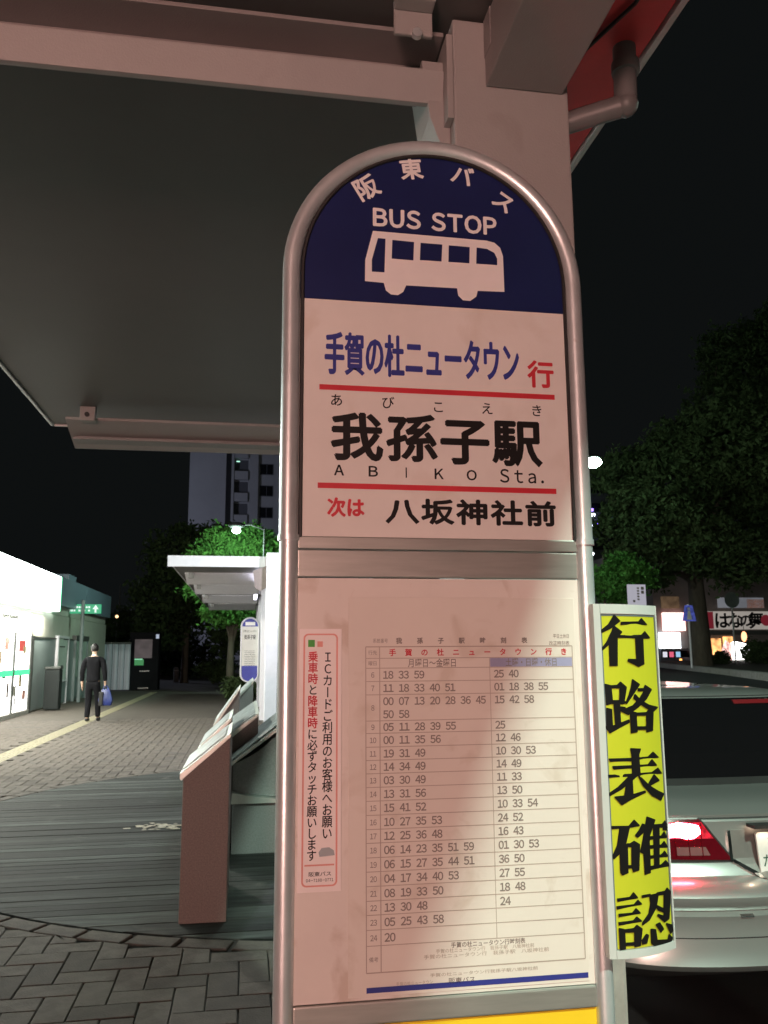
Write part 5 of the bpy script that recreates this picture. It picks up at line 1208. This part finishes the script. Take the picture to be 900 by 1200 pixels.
# ================================================================== WALKING MAN
def skin(name, chains, mt, parent, sub=1, root=0):
    """chains: list of ([(x,y,z,r or (rx,ry))...], attach index or None)"""
    vs = []; es = []; rs_ = []
    for pts, att in chains:
        prev = att
        for p in pts:
            vs.append(p[:3]); rs_.append(p[3] if isinstance(p[3], tuple) else (p[3], p[3])); i = len(vs) - 1
            if prev is not None: es.append((prev, i))
            prev = i
    me = bpy.data.meshes.new(name); me.from_pydata(vs, es, []); o = bpy.data.objects.new(name, me); col.objects.link(o)
    md = o.modifiers.new('s', 'SKIN'); md.use_smooth_shade = True
    for i, r in enumerate(rs_): me.skin_vertices[0].data[i].radius = r; me.skin_vertices[0].data[i].use_root = (i == root)
    sb_ = o.modifiers.new('d', 'SUBSURF'); sb_.levels = sub; sb_.render_levels = sub
    dg = bpy.context.evaluated_depsgraph_get(); ev = o.evaluated_get(dg); m2 = bpy.data.meshes.new_from_object(ev); m2.name = name
    bpy.data.objects.remove(o); m2.materials.clear(); m2.materials.append(mt)
    for p in m2.polygons: p.use_smooth = True
    return link(bpy.data.objects.new(name, m2), parent)
man = empty('person', (-3.50, 20.6, .006), 'man in a dark suit seen from behind, walking away with a blue bag', 'person', rz=R(-4))
skinm = mat('skin_tone', (.50, .33, .24), .5, var=.06)
suit = mat('charcoal_suit', (.010, .010, .012), .95, spec=.1, var=.3, scale=9, bump=.3, bscale=25, stretch=(1, 1, .4)); hair = mat('black_hair', (.012, .01, .01), .5, var=.4, scale=60, bump=.5)
body_ = [([(0, 0, .95, (.15, .10)), (0, .0, 1.12, (.13, .10)), (0, -.01, 1.32, (.17, .11)), (0, 0, 1.44, (.10, .07)), (0, .015, 1.50, .055), (0, .02, 1.56, .06), (0, .03, 1.64, (.076, .09)), (0, .03, 1.71, (.07, .085)), (0, .03, 1.755, (.04, .05))], None)]
def limb(pts, att): body_.append((pts, att))
limb([(-.09, .0, .88, .085), (-.10, .06, .48, .055), (-.10, -.02, .10, .04), (-.10, -.03, .06, .038), (-.10, .10, .045, .035)], 0)      # left leg back
limb([(.09, 0, .88, .085), (.10, .12, .50, .055), (.11, .14, .12, .04), (.11, .13, .06, .038), (.11, .26, .045, .035)], 0)
limb([(-.19, 0, 1.40, .06), (-.232, -.03, 1.12, .045), (-.255, .02, .90, .032), (-.255, .035, .85, (.02, .035)), (-.255, .05, .80, (.018, .038))], 3)
nL = sum(len(c[0]) for c in body_) - 1
for dy, ln in ((-.028, .075), (-.009, .085), (.011, .082), (.030, .066)): limb([(-.255, .05 + dy, .775, .009), (-.25, .055 + dy, .775 - ln * .5, .0085), (-.24, .057 + dy, .775 - ln, .007)], nL)
limb([(-.248, .085, .82, .010), (-.238, .10, .79, .009), (-.23, .105, .765, .008)], nL)
limb([(.19, 0, 1.40, .06), (.25, -.02, 1.12, .045), (.27, .02, .90, .032), (.27, .03, .86, (.02, .034)), (.27, .04, .82, (.018, .036))], 3)
nR = sum(len(c[0]) for c in body_) - 1
for dy in (-.028, -.009, .011, .030): limb([(.272, .04 + dy, .795, .009), (.262, .042 + dy, .768, .0085), (.244, .042 + dy, .775, .008)], nR)
limb([(.262, .075, .83, .010), (.245, .08, .80, .009), (.238, .07, .785, .008)], nR)
skin('body', body_, skinm, man, 1)
skin('jacket', [([(0, 0, .86, (.185, .135)), (0, 0, .98, (.175, .13)), (0, -.005, 1.14, (.16, .125)), (0, -.015, 1.32, (.195, .135)), (0, -.005, 1.43, (.13, .085)), (0, .0, 1.465, (.075, .06))], None), ([(-.20, 0, 1.395, .078), (-.25, -.03, 1.12, .062), (-.258, .02, .905, .046)], 4), ([(.20, 0, 1.395, .078), (.255, -.02, 1.12, .062), (.272, .02, .905, .046)], 4)], suit, man, 2)
skin('trousers', [([(0, 0, .98, (.15, .11)), (0, 0, .86, (.16, .12))], None), ([(-.09, .0, .80, .10), (-.10, .055, .48, .078), (-.10, -.01, .12, .062), (-.10, -.02, .075, .060)], 1), ([(.09, 0, .80, .10), (.10, .11, .50, .078), (.11, .13, .13, .062), (.11, .13, .085, .060)], 1)], suit, man, 2)
MB().tube([(0, .012, 1.475), (0, .016, 1.515)], .064, 14).build('shirt_collar', M['white'], man, smooth=True)
MB().sphere((0, .018, 1.68), .098, 14, 10, (.9, 1.02, 1.08)).build('hair', hair, man, smooth=True)
for x in (-.079, .079): MB().sphere((x, .04, 1.63), .022, 8, 6, (.5, .8, 1.3)).build('ear', skinm, man, smooth=True)
for x, y in ((-.10, .03), (.11, .19)): MB().sphere((x, y, .045), .1, 12, 8, (.5, 1.25, .45)).build('shoe', M['rubber'], man, smooth=True)
bag = empty('shopping_bag', (-3.50 + .29, 20.60, 0), 'blue shopping bag hanging from the walking man\'s right hand', 'bag')
MB().add([(-.12, -.07, .36), (.14, -.07, .36), (.14, .10, .36), (-.12, .10, .36), (-.15, -.08, .50), (.17, -.08, .50), (.17, .11, .50), (-.15, .11, .50), (-.08, -.02, .74), (.09, -.02, .74), (.09, .03, .74), (-.08, .03, .74)],
  [(3, 2, 1, 0), (0, 1, 5, 4), (1, 2, 6, 5), (2, 3, 7, 6), (3, 0, 4, 7), (4, 5, 9, 8), (5, 6, 10, 9), (6, 7, 11, 10), (7, 4, 8, 11), (8, 9, 10, 11)]).build('bag_body', mat('blue_plastic', (.015, .03, .16), .4, var=.3, scale=12, bump=.4, bscale=14), bag, bevel=.02, smooth=True)
for y in (-.015, .025): MB().tube([(-.06, y, .73), (-.03, y, .80), (.0, y, .812), (.03, y, .80), (.07, y, .73)], .007, 6).build('handle', mat('bag_handle', (.04, .07, .3), .5), bag, smooth=True)
bc = empty('briefcase', (-3.50 + .20, 20.70, 0), 'dark briefcase carried behind the blue bag by the walking man', 'briefcase')
MB().box(-.04, .05, -.22, .22, .36, .68).build('case', M['rubber'], bc, bevel=.02); MB().tube([(.0, -.07, .68), (.0, -.06, .72), (.0, .06, .72), (.0, .07, .68)], .01, 6).build('handle', M['rubber'], bc)
